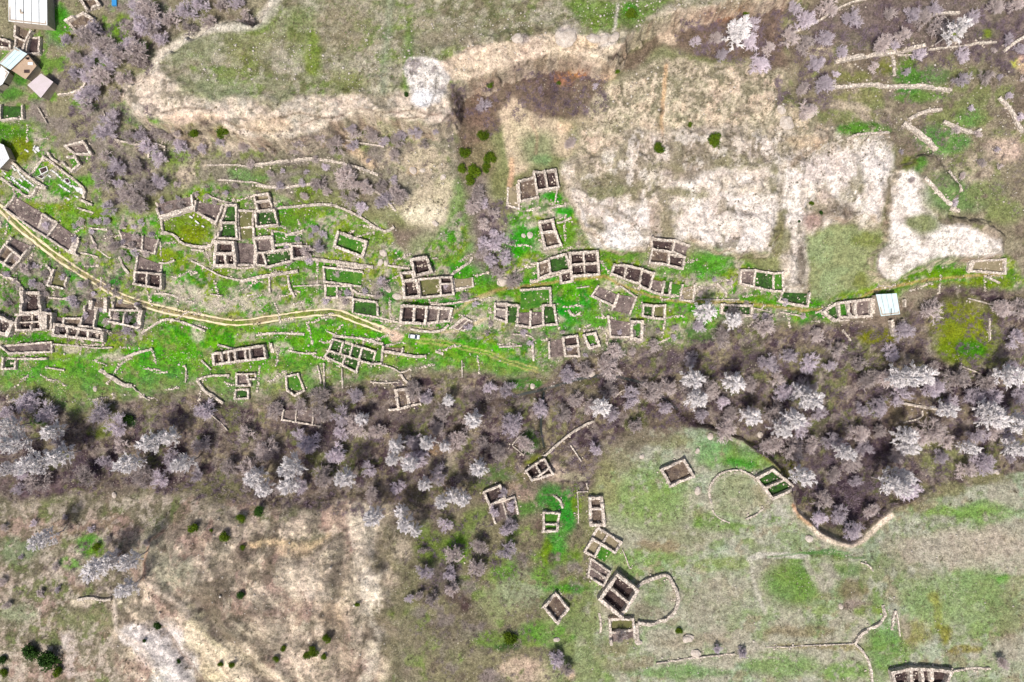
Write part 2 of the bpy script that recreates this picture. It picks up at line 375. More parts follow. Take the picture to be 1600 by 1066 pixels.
# ------------------------------------------------------------------ ground cover: what grows or lies on each spot, some painted shade too
U = 800+GX/(S*(H-Z)/H); V = 533-GY/(S*(H-Z)/H)
Uw = U+14*(fbm(GX/7, GY/7, 71, 4, .6)-.5)+5*(fbm(GX/1.6, GY/1.6, 75, 3)-.5)
Vw = V+14*(fbm(GX/7, GY/7, 81, 4, .6)-.5)+5*(fbm(GX/1.6, GY/1.6, 85, 3)-.5)
Ub = Uw+44*(fbm(GX/16, GY/16, 61, 4, .55)-.5); Vb = Vw+44*(fbm(GX/16, GY/16, 66, 4, .55)-.5)
C = np.zeros(GX.shape+(3,)); RK = np.zeros(GX.shape)
G1 = (62,142,24); G2 = (104,150,46); G3 = (122,136,72); G4 = (152,166,120); G5 = (136,154,92)
D1 = (168,158,136); D2 = (132,118,104); D3 = (150,142,120); B = (234,216,198); W = (242,234,228); SA = (226,198,172); PU = (98,84,92)
PG = (140,128,126); MO = (140,140,28); RU = (164,122,90); DK = (72,60,58); SB = (204,188,166); GY_ = (182,176,164)
nz1 = fbm(GX/10, GY/10, 91, 5, .55); nz2 = fbm(GX/3, GY/3, 95, 4, .6); nz3 = fbm(GX/24, GY/24, 99, 3)
def mix(w, col, m=None):
    c = alb(col)
    if m is None: C[...] = C*(1-w[..., None])+c*w[..., None]
    else: C[m] = C[m]*(1-w[:, None])+c*w[:, None]
mix(np.ones(GX.shape), D3); mix(sst(.4, .6, nz1), D2); mix(sst(.45, .65, nz3)*.6, G3)
def paint(pts, col, soft=6, alpha=1., mot=None, rock=None, raw=False, asp=1.):
    u, v = (U, V) if raw else ((Ub, Vb) if soft >= 8 and len(pts) > 3 and not isinstance(soft, float) else (Uw, Vw))
    us = [p[0] for p in pts]; vs_ = [p[1] for p in pts]; q = soft+30
    m = (U > min(us)-q) & (U < max(us)+q) & (V > min(vs_)-q) & (V < max(vs_)+q)
    if not m.any(): return
    w = sst(-soft, soft, seg_dist(u[m], v[m], pts, True))*alpha
    if mot:
        sc, lo, hi, sd = mot
        w = w*sst(lo, hi, fbm(GX[m]/(sc*S), GY[m]/(sc*S*asp), 100+sd, 5, .6))
    mix(w, col, m)
    if rock is not None: RK[m] = RK[m]*(1-w)+rock*w
def blob(u, v, ru, rv, col, alpha=1., soft=None, mot=None, rot=0, rock=None):
    c, s = math.cos(math.radians(rot)), math.sin(math.radians(rot))
    pts = [(u+ru*math.cos(a)*c-rv*math.sin(a)*s, v+ru*math.cos(a)*s+rv*math.sin(a)*c) for a in [i*math.pi/6 for i in range(12)]]
    paint(pts, col, float(soft if soft else max(2, min(ru, rv)*.5)), alpha, mot, rock)
def stroke(pts, width, col, alpha=1., soft=2, mot=None, rock=None, raw=False):
    u, v = (U, V) if raw else ((Uw*.4+Ub*.6, Vw*.4+Vb*.6) if mot and width > 5 else (Uw*.5+U*.5, Vw*.5+V*.5))
    us = [p[0] for p in pts]; vs_ = [p[1] for p in pts]; q = soft+width+30
    m = (U > min(us)-q) & (U < max(us)+q) & (V > min(vs_)-q) & (V < max(vs_)+q)
    if not m.any(): return
    d = seg_dist(u[m], v[m], pts, False); w = sst(soft, -soft, d-width/2)*alpha
    if mot: w = w*sst(mot[1], mot[2], fbm(GX[m]/(mot[0]*S), GY[m]/(mot[0]*S), 100+mot[3], 4, .6))
    mix(w, col, m)
    if rock is not None: RK[m] = RK[m]*(1-w)+rock*w
def mottle(pts, cols, soft=10, sc=20, seed=0, asp=1.):
    for i, (c, lo, hi, a) in enumerate(cols): paint(pts, c, soft, a, (sc*(1+.37*i), lo, hi, seed+i*3), None, False, asp)

# --- upper slopes and mesa
paint(F(-400,-400, 260,-400, 260,220, 170,330, 60,330, -400,330), (146,140,112), 20)
mottle(F(-400,-400, 260,-400, 260,220, 170,330, 60,330, -400,330), ((G2, .52, .62, .8), (PG, .5, .62, .7)), 20, 22, 1)
MES = F(188,150, 200,128, 250,85, 330,41, 395,38, 435,-8, 440,-300, 1400,-300, 1240,-4, 1060,26, 1000,46, 962,92, 880,80, 800,100, 700,150, 690,190, 560,175, 470,212, 380,212, 250,190)
paint(MES, (148,148,118), 3, 1, None, .25)
mottle(MES, ((D1, .47, .57, .8), ((118,142,66), .53, .62, .75), ((124,116,92), .54, .62, .7), ((186,178,160), .56, .63, .6)), 4, 22, 5, .7)
mottle(MES, (((104,110,70), .55, .62, .5), ((196,188,170), .57, .63, .5)), 4, 7, 7)
blob(470,50,26,40, (120,142,62), .45); blob(490,85,14,40,(120,142,36),.7); blob(412,45,20,30,(124,146,72),.4); blob(385,75,30,30,(126,132,70),.6)
blob(540,40,40,50,(150,140,116),.6); blob(640,120,10,90,(104,140,60),.6); blob(540,125,30,20,(124,136,52),.5); blob(300,75,40,22,(140,146,112),.6)
stroke(F(612,0, 606,50, 600,100, 598,150), 12, (148,158,130), .55, 5)
# rim rock
paint(F(186,150, 200,126, 250,100, 262,120, 300,150, 345,158, 380,150, 430,170, 470,152, 520,150, 560,150, 610,150, 645,140, 700,130, 705,192, 610,192, 560,178, 498,205, 430,220, 380,215, 300,195, 215,182), B, 6, .95, None, 1)
mottle(F(186,150, 200,126, 250,100, 262,120, 300,150, 345,158, 380,150, 430,170, 470,152, 560,150, 645,140, 700,130, 705,192, 610,192, 560,178, 498,205, 430,220, 300,195, 215,182), ((GY_, .5, .64, .7), ((140,130,112), .56, .68, .75)), 4, 12, 9)
for rl in (F(300,190, 340,182, 380,200, 430,206), F(430,186, 470,176, 510,186, 538,180), F(250,176, 290,168, 330,172), F(560,168, 600,176, 640,172, 680,180), F(740,112, 790,98, 830,86), F(860,80, 910,90, 940,98), F(470,196, 500,184), F(620,186, 660,184, 690,176)): stroke(rl, 3, (128,108,90), .75, 1.5)
blob(340,140,60,16,G4,.45); blob(300,185,50,10,(238,212,184),.7); blob(420,195,40,14,(230,204,172),.6)
stroke(F(238,108, 252,85, 295,57, 330,43, 395,40, 412,22, 434,-6), 13, (226,216,200), .95, 4, None, 1)
stroke(F(436,-6, 425,20, 405,38, 370,44), 14, (196,190,174), .7, 5)
paint(F(632,110, 640,92, 668,88, 700,96, 705,125, 690,160, 650,168, 640,145), W, 3, .95, None, 1)
mottle(F(632,110, 640,92, 700,96, 705,125, 690,160, 650,168), (((150,140,140), .57, .64, .8),), 2, 10, 12)
blob(660,152,17,12,(246,246,250),1.); stroke(F(682,120, 678,150, 672,165), 3, (110,100,92), .8, 2)
paint(F(690,95, 740,72, 800,66, 850,55, 940,60, 975,70, 962,95, 945,108, 912,100, 872,90, 822,94, 800,106, 745,122, 712,132), (236,216,192), 4, 1, None, 1)
mottle(F(690,95, 740,72, 800,66, 940,60, 962,95, 872,90, 745,122), (((206,186,164), .5, .62, .7), ((150,136,118), .6, .7, .7)), 4, 14, 15)
blob(886,55,16,12,(198,186,184),.9,rock=1); blob(945,62,18,12,(222,212,204),.9,rock=1); blob(815,62,14,9,(160,148,148),.8); blob(905,70,26,10,(240,214,184),.9)
paint(F(880,0, 1050,0, 1010,30, 985,42, 930,46, 900,30), (112,142,58), 6, .8); blob(985,15,12,14,(84,150,42),.9); blob(700,60,50,14,(150,140,120),.7)
stroke(F(965,5, 962,35, 958,48), 5, (226,216,206), .8); stroke(F(1010,30, 1060,18, 1120,12, 1200,4), 7, (214,198,178), .8, 3)
# foot of the cliff
paint(F(700,195, 705,140, 800,108, 880,95, 950,112, 975,80, 1060,32, 1240,8, 1300,40, 1230,110, 1100,90, 1040,70, 960,130, 950,190, 800,190, 730,240), (122,104,92), 8, .9)
blob(850,130,55,30,(96,80,76),.8,18,(20,.4,.6,20)); blob(905,112,16,7,(184,128,80),.8); blob(880,122,18,10,(168,120,88),.7); blob(820,110,24,12,(84,68,66),.8)
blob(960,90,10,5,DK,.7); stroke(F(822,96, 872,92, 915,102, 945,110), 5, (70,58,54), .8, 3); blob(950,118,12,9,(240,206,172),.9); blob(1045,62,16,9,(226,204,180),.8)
blob(1120,25,45,10,(168,122,92),.7,8); blob(1160,12,18,8,(160,110,80),.7)
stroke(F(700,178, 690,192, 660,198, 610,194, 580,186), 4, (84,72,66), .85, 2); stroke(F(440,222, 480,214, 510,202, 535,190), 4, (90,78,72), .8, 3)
# dry plateau
DRY = F(900,210, 930,150, 960,140, 1040,95, 1120,105, 1210,110, 1215,170, 1280,190, 1330,215, 1300,260, 1100,260, 960,250, 890,260)
paint(DRY, (188,178,152), 10); mottle(DRY, ((SB, .48, .56, .85), ((146,140,116), .51, .57, .85), ((224,202,178), .55, .61, .85)), 8, 14, 22)
mottle(DRY, (((130,122,100), .55, .61, .7), ((228,212,188), .54, .6, .7)), 8, 5, 26)
stroke(F(1041,105, 1036,150, 1034,185, 1036,230), 6, (226,188,148), .9, 2); stroke(F(1030,170, 1030,240), 5, (120,110,84), .6, 4); blob(1033,172,4,8,DK,.7)
blob(1020,240,12,30,(140,134,108),.5); blob(1165,170,14,9,(140,130,112),.7)
paint(F(780,175, 800,150, 830,180, 870,188, 905,230, 890,250, 860,240, 830,260, 800,280), (216,196,170), 6, .85); blob(840,235,28,30,(140,146,108),.9); blob(845,250,16,8,(122,150,100),.8)
blob(880,200,14,9,(226,198,168),.8); blob(905,190,30,8,(180,166,138),.6); stroke(F(830,185, 840,215, 838,240), 4, (160,130,112), .6)
# between terraces, under mesa
paint(F(150,200, 260,195, 440,225, 560,185, 700,200, 730,250, 700,350, 640,340, 600,300, 420,300, 250,300, 160,290), (142,136,118), 10, .9)
mottle(F(150,200, 260,195, 440,225, 560,185, 700,200, 730,250, 700,350, 600,300, 250,300, 160,290), ((G3, .5, .62, .8), (SB, .55, .66, .7), (PG, .5, .65, .6)), 10, 20, 25)
stroke(F(535,222, 560,240, 580,258), 14, (222,196,164), .8, 5); blob(655,250,30,20,(206,190,164),.7); blob(645,265,9,7,(236,204,166),.9); blob(575,175,30,6,SB,.6)
blob(300,206,16,12,(116,120,36),.9); blob(346,206,14,12,(126,124,44),.9); blob(320,200,14,12,(96,76,70),.8); blob(280,245,20,14,(108,140,50),.8); blob(370,230,30,10,(220,206,186),.6)
blob(390,275,34,12,(112,148,80),.8); blob(480,278,30,10,(128,142,84),.7); stroke(F(400,268, 480,260, 560,280), 10, (124,130,80), .6, 4)
paint(F(640,300, 700,270, 720,300, 700,350, 640,350, 610,330), (214,200,172), 10, .85); blob(665,335,36,14,(238,226,198),.9,rock=.6); blob(620,290,30,26,(160,152,132),.7)
paint(F(690,350, 740,330, 745,400, 760,440, 700,450, 640,400, 640,370), (150,158,116), 12, .8); blob(715,340,14,60,(98,150,56),.7,8); blob(715,385,26,12,(96,158,48),.7)
blob(750,170,26,30,(128,104,92),.7); blob(745,245,30,40,(136,116,98),.7)
stroke(F(745,285, 755,330, 770,370, 790,430), 34, (146,132,128), .8, 12); stroke(F(800,250, 798,290, 800,310), 8, (216,180,146), .9, 3)
# pale rock slope
paint(ROCK1, (222,206,190), 14, .9, None, 1)
mottle(ROCK1, (((160,152,128), .46, .54, .9), ((232,218,204), .5, .57, .9), ((140,130,112), .56, .62, .8), ((196,178,160), .55, .62, .7)), 12, 26, 33, 1.5)
mottle(ROCK1, (((150,140,122), .55, .61, .7), ((240,230,220), .54, .6, .7)), 12, 9, 37, 1.4)
for a in ((985,292,46,10,-8), (1080,300,40,9,6), (1150,262,50,9,-4), (945,285,26,14,0), (1040,262,30,8,10), (1210,275,12,26,8), (1330,300,14,26,-10), (1260,320,18,12,0), (1120,322,22,6,12), (1175,352,14,8,0), (1350,262,8,22,14)): blob(a[0], a[1], a[2], a[3], (146,140,112), .85, mot=(9,.3,.48,46), rot=a[4])
LOWROCK = (F(895,300, 920,290, 960,320, 1000,330, 1005,385, 965,394, 930,374, 905,344), F(1050,330, 1100,310, 1200,305, 1225,330, 1222,388, 1196,396, 1150,396, 1112,390, 1085,378, 1060,360), F(1225,235, 1260,245, 1265,300, 1258,340, 1240,380, 1222,350), F(1275,245, 1350,240, 1392,225, 1390,300, 1375,345, 1330,330, 1300,300), F(1060,285, 1120,270, 1180,275, 1160,300, 1100,305))
for i_, pl in enumerate(LOWROCK):
    paint(pl, (246,236,228), 8, 1., (22, .18, .36, 39), 1, False, 1.6); mottle(pl, (((222,206,194), .5, .58, .8), ((160,150,130), .59, .64, .8)), 8, 12, 34+i_, 1.7)
for a in ((960,375,40,20,(246,240,236)), (1000,340,20,14,W), (1110,350,50,26,(238,226,216)), (1190,335,40,30,(240,230,222)), (1300,265,60,30,(232,218,210)),
          (1370,260,26,40,(240,232,226)), (1230,300,18,40,(236,226,218)), (1160,280,50,16,(230,216,200))): blob(*a, .85, mot=(14,.35,.5,40), rock=1)
for a in ((1010,300,40,12), (935,290,24,18), (1035,300,30,8), (1080,305,30,8), (1130,250,60,10), (1340,290,14,40), (1270,330,24,14), (925,355,20,16), (1045,345,18,20), (1215,370,8,30), (1395,300,10,40)):
    blob(*a, (148,142,112), .75, mot=(12,.35,.55,43))
blob(1272,345,16,14,(176,146,140),.7); blob(1310,330,30,14,(140,124,112),.7)
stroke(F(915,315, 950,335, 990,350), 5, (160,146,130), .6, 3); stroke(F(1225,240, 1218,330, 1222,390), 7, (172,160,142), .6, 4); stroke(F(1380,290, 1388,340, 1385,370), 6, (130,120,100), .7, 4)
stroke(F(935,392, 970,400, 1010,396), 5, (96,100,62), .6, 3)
paint(F(1262,372, 1300,352, 1385,360, 1386,390, 1372,410, 1372,440, 1340,460, 1300,475, 1265,470), (150,158,112), 6, .95, None, .1)
mottle(F(1262,372, 1300,352, 1385,360, 1372,440, 1300,475, 1265,470), ((G4, .5, .62, .8), ((122,132,66), .54, .66, .8)), 6, 22, 46); blob(1355,375,26,12,(118,128,60),.7)
blob(1222,372,12,16,(122,124,76),.8); blob(1248,405,12,16,(140,130,118),.7); stroke(F(1240,350, 1243,400, 1238,440), 9, (236,224,212), .9, 4, None, 1)
paint(TONGUE, (248,238,230), 4, 1, None, 1); mottle(TONGUE, (((214,202,192), .52, .64, .7), ((160,150,136), .62, .7, .7)), 3, 18, 48)
blob(1386,425,14,22,(214,202,184),.6,mot=(8,.4,.6,49)); stroke(F(1440,300, 1450,330, 1446,360), 10, (150,142,120), .6, 5)
stroke(F(1415,446, 1428,430, 1460,412, 1480,404), 9, (74,58,64), .9, 4)  # cliff shadow painted into the ground colour under the rock tongue
# right terraces
TR = F(1240,-300, 2000,-300, 2000,420, 1570,380, 1540,355, 1470,345, 1440,250, 1340,200, 1290,190, 1220,150, 1230,60)
paint(TR, (146,136,114), 10); mottle(TR, (((124,110,98), .5, .62, .8), ((128,136,84), .54, .64, .8), (SB, .58, .68, .7)), 8, 24, 52)
paint(F(1230,10, 1600,-20, 1700,110, 1560,100, 1400,70, 1290,80), (118,102,104), 14, .7)
for a in ((1345,205,40,9,(92,142,48)), (1420,105,14,22,(100,134,48)), (1420,145,20,12,(62,128,34)), (1385,105,18,14,(118,124,58)), (1480,225,36,16,(104,150,80)), (1515,185,22,16,(106,146,74)),
          (1450,120,34,16,(112,142,84)), (1490,50,16,10,(140,150,70)), (1540,52,9,6,(128,146,40)), (1440,255,10,12,(82,132,44)), (1420,255,14,10,(122,132,62)), (1480,300,36,30,(118,138,92)),
          (1500,300,18,12,(96,144,70)), (1440,350,30,14,(124,134,84)), (1565,330,30,20,(130,140,88)), (1590,100,14,6,(200,206,90)), (1330,120,30,10,(126,128,76)), (1350,200,44,9,(86,140,46)), (1470,215,40,20,(100,146,72)), (1440,150,50,9,(104,136,64)), (1500,310,40,22,(110,140,84)), (1420,118,30,14,(84,132,50)), (1540,300,30,20,(128,138,90)), (1340,150,40,8,(140,140,92))): blob(*a, .9, mot=(12,.2,.4,56))
blob(1570,235,26,20,(226,200,182),.9,rock=.8); blob(1545,240,14,14,(160,146,132),.7); blob(1595,100,8,12,(230,196,170),.8); blob(1320,165,26,8,SB,.7); blob(1260,220,30,10,(214,192,160),.7); blob(1365,250,26,30,(238,228,222),.9)
# --- village green
VG = F(-300,180, 60,190, 110,300, 170,340, 240,335, 300,300, 420,300, 520,330, 600,362, 640,400, 720,330, 745,440, 800,330, 830,300, 880,310, 925,385, 970,402, 1040,395, 1150,405, 1225,455, 1300,478,
       1380,440, 1440,418, 1560,405, 1600,440, 1560,450, 1420,452, 1300,505, 1130,500, 1060,540, 960,545, 850,585, 790,590, 640,570, 600,600, 450,625, 360,650, 300,610, 120,645, -300,620)
paint(VG, (112,150,58), 8, 1, None, 0)
mottle(VG, (((150,146,112), .5, .57, .8), ((76,150,26), .51, .58, .9), ((186,176,156), .56, .61, .85), ((136,158,44), .54, .6, .85)), 8, 15, 60)
mottle(VG, (((176,164,152), .56, .61, .8), ((52,112,22), .55, .61, .7)), 8, 6, 64)
for a in ((20,215,30,24,(78,130,30)), (30,235,30,18,(120,134,28)), (18,145,20,12,(84,134,44)), (95,45,22,26,(84,150,40)), (110,60,20,10,(132,140,36)), (190,45,14,24,(110,146,40)), (90,20,16,12,(60,140,24)), (30,120,14,10,(70,120,40)),
          (120,285,34,10,(90,150,40)), (140,330,40,12,(116,148,34)), (60,325,50,10,(126,140,44)), (160,345,20,10,(110,150,36)), (25,350,16,10,(62,140,40)), (70,390,12,12,(60,136,40)), (110,425,20,10,(74,140,60)),
          (60,445,24,12,(92,132,50)), (40,530,50,7,(70,142,20)), (130,530,40,6,(110,140,36)), (160,580,90,26,(92,164,24)), (250,560,60,26,(80,158,30)), (120,610,44,12,(86,168,8)), (270,590,26,12,(30,130,10)),
          (300,520,40,16,(66,144,16)), (30,600,30,16,(110,150,20)), (230,390,14,16,(110,148,50)), (200,400,20,10,(70,130,40)), (180,440,10,8,(50,140,30)), (250,420,20,16,(104,150,70)), (290,356,44,26,(108,136,20)),
          (300,365,26,14,(122,136,20)), (260,400,14,10,(130,150,30)), (350,445,24,8,(96,148,40)), (400,440,14,14,(60,146,30)), (330,480,20,6,(96,146,30)), (380,520,40,12,(100,150,30)), (340,530,30,16,(86,150,20)),
          (470,545,50,20,(96,150,50)), (430,570,40,16,(90,150,30)), (540,525,50,12,(90,160,20)), (590,530,30,10,(60,150,20)), (640,560,30,8,(84,158,20)), (720,545,80,12,(72,160,14)), (800,570,40,14,(26,136,14)),
          (650,530,30,8,(96,160,20)), (560,390,20,7,(116,146,40)), (585,375,20,10,(120,148,60)), (600,450,12,16,(24,136,10)), (610,465,12,12,(40,120,20)), (560,365,30,12,(118,146,50)), (470,330,26,16,(110,140,40)),
          (480,300,22,14,(108,132,40)), (450,345,20,10,(100,140,40)), (430,400,60,5,(100,140,40)), (480,415,60,5,(80,140,30)), (690,475,60,6,(34,130,20)), (740,430,30,20,(80,150,30)), (720,420,18,12,(60,150,30)),
          (760,455,30,10,(110,160,30)), (730,510,40,6,(70,150,20)), (820,370,24,24,(50,146,16)), (810,390,14,14,(40,150,10)), (880,365,18,26,(96,146,20)), (860,310,16,6,(36,140,10)), (880,330,16,10,(40,150,14)),
          (870,440,60,8,(50,150,16)), (930,425,30,12,(70,150,20)), (905,470,30,20,(14,136,14)), (880,490,30,30,(40,150,20)), (940,500,30,16,(90,150,40)), (960,400,40,8,(90,140,40)), (1060,420,40,10,(100,146,60)),
          (1110,412,30,22,(84,150,40)), (1040,470,60,8,(70,150,10)), (1090,480,40,10,(80,150,20)), (1150,470,50,7,(84,150,24)), (1240,475,50,8,(80,146,14)), (1290,490,26,7,(50,136,10)), (1400,450,20,4,(70,110,20)),
          (1480,425,60,8,(98,140,16)), (1540,440,40,8,(110,134,20)), (1500,445,60,5,(120,144,20)), (1240,520,30,10,(96,146,70)), (1010,440,30,8,(120,140,40)), (830,500,30,14,(84,150,30)), (800,480,14,20,(70,130,40))):
    blob(*a, .92, mot=(9,.2,.38,66))
for pl in (F(0,560, 60,545, 150,560, 240,545, 300,570, 300,600, 200,612, 120,632, 0,612), F(230,520, 300,505, 380,515, 480,510, 520,500, 590,525, 640,540, 740,540, 850,580, 780,588, 640,562, 560,590, 450,600, 360,620, 300,590), F(60,320, 150,335, 160,370, 100,350), F(600,480, 720,490, 790,450, 940,440, 1060,480, 1290,490, 1400,455, 1400,468, 1290,508, 1060,505, 930,480, 800,480)):
    paint(pl, (92,164,24), 9, .9, (14, .34, .48, 68)); mottle(pl, (((50,122,20), .53, .59, .7), ((144,140,92), .57, .62, .6), ((124,160,44), .54, .6, .6)), 9, 9, 69)
for a in ((320,470,44,10), (360,480,40,8), (300,455,30,9), (270,440,26,8), (390,470,30,6), (550,420,14,6), (520,470,30,10), (600,420,8,12), (780,470,26,8), (860,500,26,8), (960,445,22,10), (1100,450,30,10), (1130,470,26,8),
          (310,520,10,16), (390,525,20,6), (440,545,20,8), (530,545,16,5), (500,585,20,10), (175,560,26,8), (110,545,20,6), (950,520,26,10), (1000,430,20,8), (60,300,14,8), (75,310,20,8), (200,470,20,10), (640,460,8,8), (430,590,20,10),
          (755,500,20,14), (570,480,20,10), (480,480,40,6), (860,335,24,5), (825,350,14,6), (450,500,40,5), (1175,440,20,9), (1130,445,14,8)): blob(*a, (206,194,176), .8, mot=(6,.32,.5,70), rock=.7)
for a in ((200,395,30,16), (160,370,26,20), (120,470,40,20), (60,470,40,14), (150,410,20,10), (40,410,20,20), (760,380,24,50), (510,440,30,14), (580,450,24,16), (690,450,20,10), (960,480,26,14), (1000,520,40,16), (900,540,50,20),
          (820,520,30,14), (1180,500,60,14), (490,385,30,18), (420,390,20,10)): blob(*a, (146,132,128), .75, mot=(10,.3,.5,73))
# --- streamside wood floor
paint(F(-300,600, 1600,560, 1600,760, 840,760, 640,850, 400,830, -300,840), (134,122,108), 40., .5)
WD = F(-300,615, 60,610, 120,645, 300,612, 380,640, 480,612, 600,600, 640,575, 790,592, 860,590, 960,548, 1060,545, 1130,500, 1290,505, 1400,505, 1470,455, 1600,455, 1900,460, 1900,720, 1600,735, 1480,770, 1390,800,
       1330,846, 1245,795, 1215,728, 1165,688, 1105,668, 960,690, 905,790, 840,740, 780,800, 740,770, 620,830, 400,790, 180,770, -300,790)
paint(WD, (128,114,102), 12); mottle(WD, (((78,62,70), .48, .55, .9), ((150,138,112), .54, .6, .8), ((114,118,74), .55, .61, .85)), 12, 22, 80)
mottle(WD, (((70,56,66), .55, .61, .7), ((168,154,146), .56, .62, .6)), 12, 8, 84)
for a in ((60,655,20,12,(70,120,40)), (200,655,12,12,(30,84,30)), (160,675,22,10,(110,126,36)), (265,790,40,14,(126,138,66)), (330,765,60,16,(128,122,92)), (240,810,60,14,(130,136,80)), (560,690,24,16,(130,126,92)), (690,720,26,26,(176,164,142)),
          (650,770,24,20,(122,118,88)), (610,775,40,20,(126,112,98)), (690,640,30,12,(120,108,100)), (680,700,16,10,(156,124,100)), (830,690,14,20,(74,120,36)), (840,720,20,10,(130,140,40)), (770,745,30,20,(100,126,70)), (820,600,26,9,(46,120,26)),
          (870,660,14,30,(140,138,92)), (900,610,50,12,(126,118,96)), (1010,690,30,10,(176,140,124)), (1000,610,60,12,(116,104,88)), (1260,560,40,20,(140,136,96)), (1420,650,40,30,(130,116,92)), (1440,690,30,26,(142,140,98)),
          (1480,720,40,24,(146,150,100)), (1510,520,50,44,(116,130,36)), (1500,545,34,22,(124,134,26)), (1515,545,26,16,(62,122,20)), (1370,525,34,12,(118,118,24)), (1100,520,30,14,(74,110,50)), (960,550,20,12,(56,96,44)),
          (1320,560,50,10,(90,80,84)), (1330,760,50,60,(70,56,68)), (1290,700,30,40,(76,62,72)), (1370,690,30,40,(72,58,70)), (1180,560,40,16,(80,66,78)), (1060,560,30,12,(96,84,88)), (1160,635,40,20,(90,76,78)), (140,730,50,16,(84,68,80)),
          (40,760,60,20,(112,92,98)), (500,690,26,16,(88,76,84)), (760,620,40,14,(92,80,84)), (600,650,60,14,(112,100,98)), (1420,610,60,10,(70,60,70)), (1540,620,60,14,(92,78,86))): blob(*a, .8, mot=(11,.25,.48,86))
for a in ((1505,518,46,46,(126,138,30)), (1500,545,34,22,(116,134,24)), (1518,545,24,16,(62,124,20)), (1370,527,30,10,(122,124,26)), (1490,490,30,14,(120,128,40))): blob(*a, .95, mot=(10,.15,.34,128))
stroke(CREEK, 9, (88,76,68), .8, 4); stroke(F(850,610, 846,640, 845,672, 850,700), 6, (60,66,44), .8, 3); stroke(F(690,625, 650,660, 560,665, 470,640), 7, (96,82,80), .6, 4)
# --- bottom left hill
HB = F(-300,790, 180,775, 400,790, 620,830, 620,1000, 640,1400, -300,1400)
paint(HB, (160,150,130), 14); mottle(HB, (((194,176,160), .48, .55, .85), ((132,126,104), .51, .57, .85), ((118,130,78), .57, .63, .8), ((176,146,134), .56, .62, .6)), 12, 20, 90)
mottle(HB, (((112,106,84), .54, .6, .7), ((206,192,176), .55, .61, .7)), 12, 7, 93)
HL = F(230,850, 330,800, 420,820, 560,790, 610,830, 600,1090, 190,1090, 180,960, 225,920)
paint(HL, (196,180,162), 10, .75, None, .6); mottle(HL, (((150,140,122), .49, .56, .8), ((238,218,194), .5, .56, .9), ((168,136,124), .56, .62, .6), ((120,108,94), .56, .61, .8)), 8, 16, 95, 1.6)
for a in ((270,1020,26,30,(236,226,222)), (225,990,30,14,(230,214,206)), (300,1000,20,20,(240,222,190)), (330,1040,26,24,(246,226,188)), (370,1050,20,18,(244,224,190)), (260,1060,26,14,(250,244,236)), (570,820,22,24,(238,220,196)), (585,940,14,24,(248,238,216)),
          (560,890,14,20,(232,214,190)), (480,920,30,20,(232,216,196)), (460,860,26,14,(230,204,170)), (420,850,40,6,(236,208,166)), (450,900,16,30,(226,210,186)), (400,980,40,14,(206,190,168)), (310,960,14,8,(238,224,186)), (520,960,26,20,(214,192,164)),
          (520,1040,30,30,(206,186,166)), (580,1030,14,30,(226,210,190)), (130,940,24,6,(240,224,198)), (180,940,12,4,(240,224,198)), (110,1020,10,40,(214,198,188)), (100,1000,6,14,(220,208,198)), (560,850,10,40,(226,212,192))): blob(*a, .85, mot=(7,.28,.48,98), rock=1)
for a in ((140,850,24,18,(80,156,20)), (110,880,16,10,(86,160,16)), (150,860,16,10,(110,150,20)), (30,860,30,20,(126,146,104)), (230,860,30,30,(168,162,140)), (270,895,40,34,(160,158,138)), (130,970,60,16,(134,138,96)), (30,960,30,14,(164,172,136)), (370,900,14,16,(134,124,110)),
          (290,950,20,12,(150,140,128)), (490,840,30,10,(130,128,96)), (340,1000,10,30,(138,124,114)), (290,1030,8,30,(150,134,124)), (440,1000,20,20,(140,130,116)), (520,900,30,24,(136,126,110)), (410,940,30,20,(144,134,122)), (360,890,30,14,(158,146,128)),
          (430,960,20,12,(146,124,112)), (230,1040,20,16,(150,120,110))): blob(*a, .75, mot=(8,.28,.48,101))
for a in ((255,1000,30,26,(238,228,224)), (280,1045,30,24,(246,238,230)), (235,1030,20,14,(226,206,196)), (350,1030,30,20,(246,230,198)), (385,1045,14,20,(240,222,196)), (310,985,16,14,(244,228,196)), (578,925,16,40,(246,234,214)), (565,815,20,26,(244,228,206)), (470,905,34,20,(238,220,198)), (300,975,9,9,(240,226,190))): blob(*a, .9, mot=(8,.22,.42,103), rock=1)
for pl, w_, c_, a_ in ((F(212,985, 240,1010, 285,1072), 34, (240,230,224), .9), (F(300,985, 340,1025, 390,1075), 22, (246,230,200), .9), (F(345,1000, 400,1040, 450,1075), 12, (240,224,196), .8), (F(296,950, 318,985, 345,1010), 9, (242,226,190), .85), (F(592,800, 574,850, 600,900, 568,950, 596,1000, 574,1060), 14, (242,228,206), .8),
        (F(568,800, 566,840, 575,860), 22, (242,226,204), .8), (F(262,990, 290,1030, 320,1075), 8, (140,122,110), .75), (F(330,960, 372,1010, 420,1066), 9, (140,128,110), .7), (F(262,930, 300,960, 360,985, 420,1020), 8, (150,140,124), .5), (F(470,870, 460,930, 450,985), 14, (226,208,186), .6), (F(530,890, 522,960, 530,1040), 10, (150,138,122), .5), (F(548,860, 540,930, 548,1000), 8, (216,196,172), .6),
        (F(228,850, 224,880, 226,905, 245,918, 285,950, 300,965), 7, (232,214,196), .7), (F(420,840, 470,846, 520,842), 9, (238,210,172), .7), (F(510,850, 500,900, 490,950), 8, (222,202,178), .6), (F(405,860, 385,900, 365,930), 8, (218,198,176), .6), (F(560,900, 566,960, 556,1030), 9, (236,218,194), .65), (F(430,960, 445,1000, 470,1050), 8, (220,204,184), .55)): stroke(pl, w_, c_, a_, 4, (9, .2, .42, 104), .8)
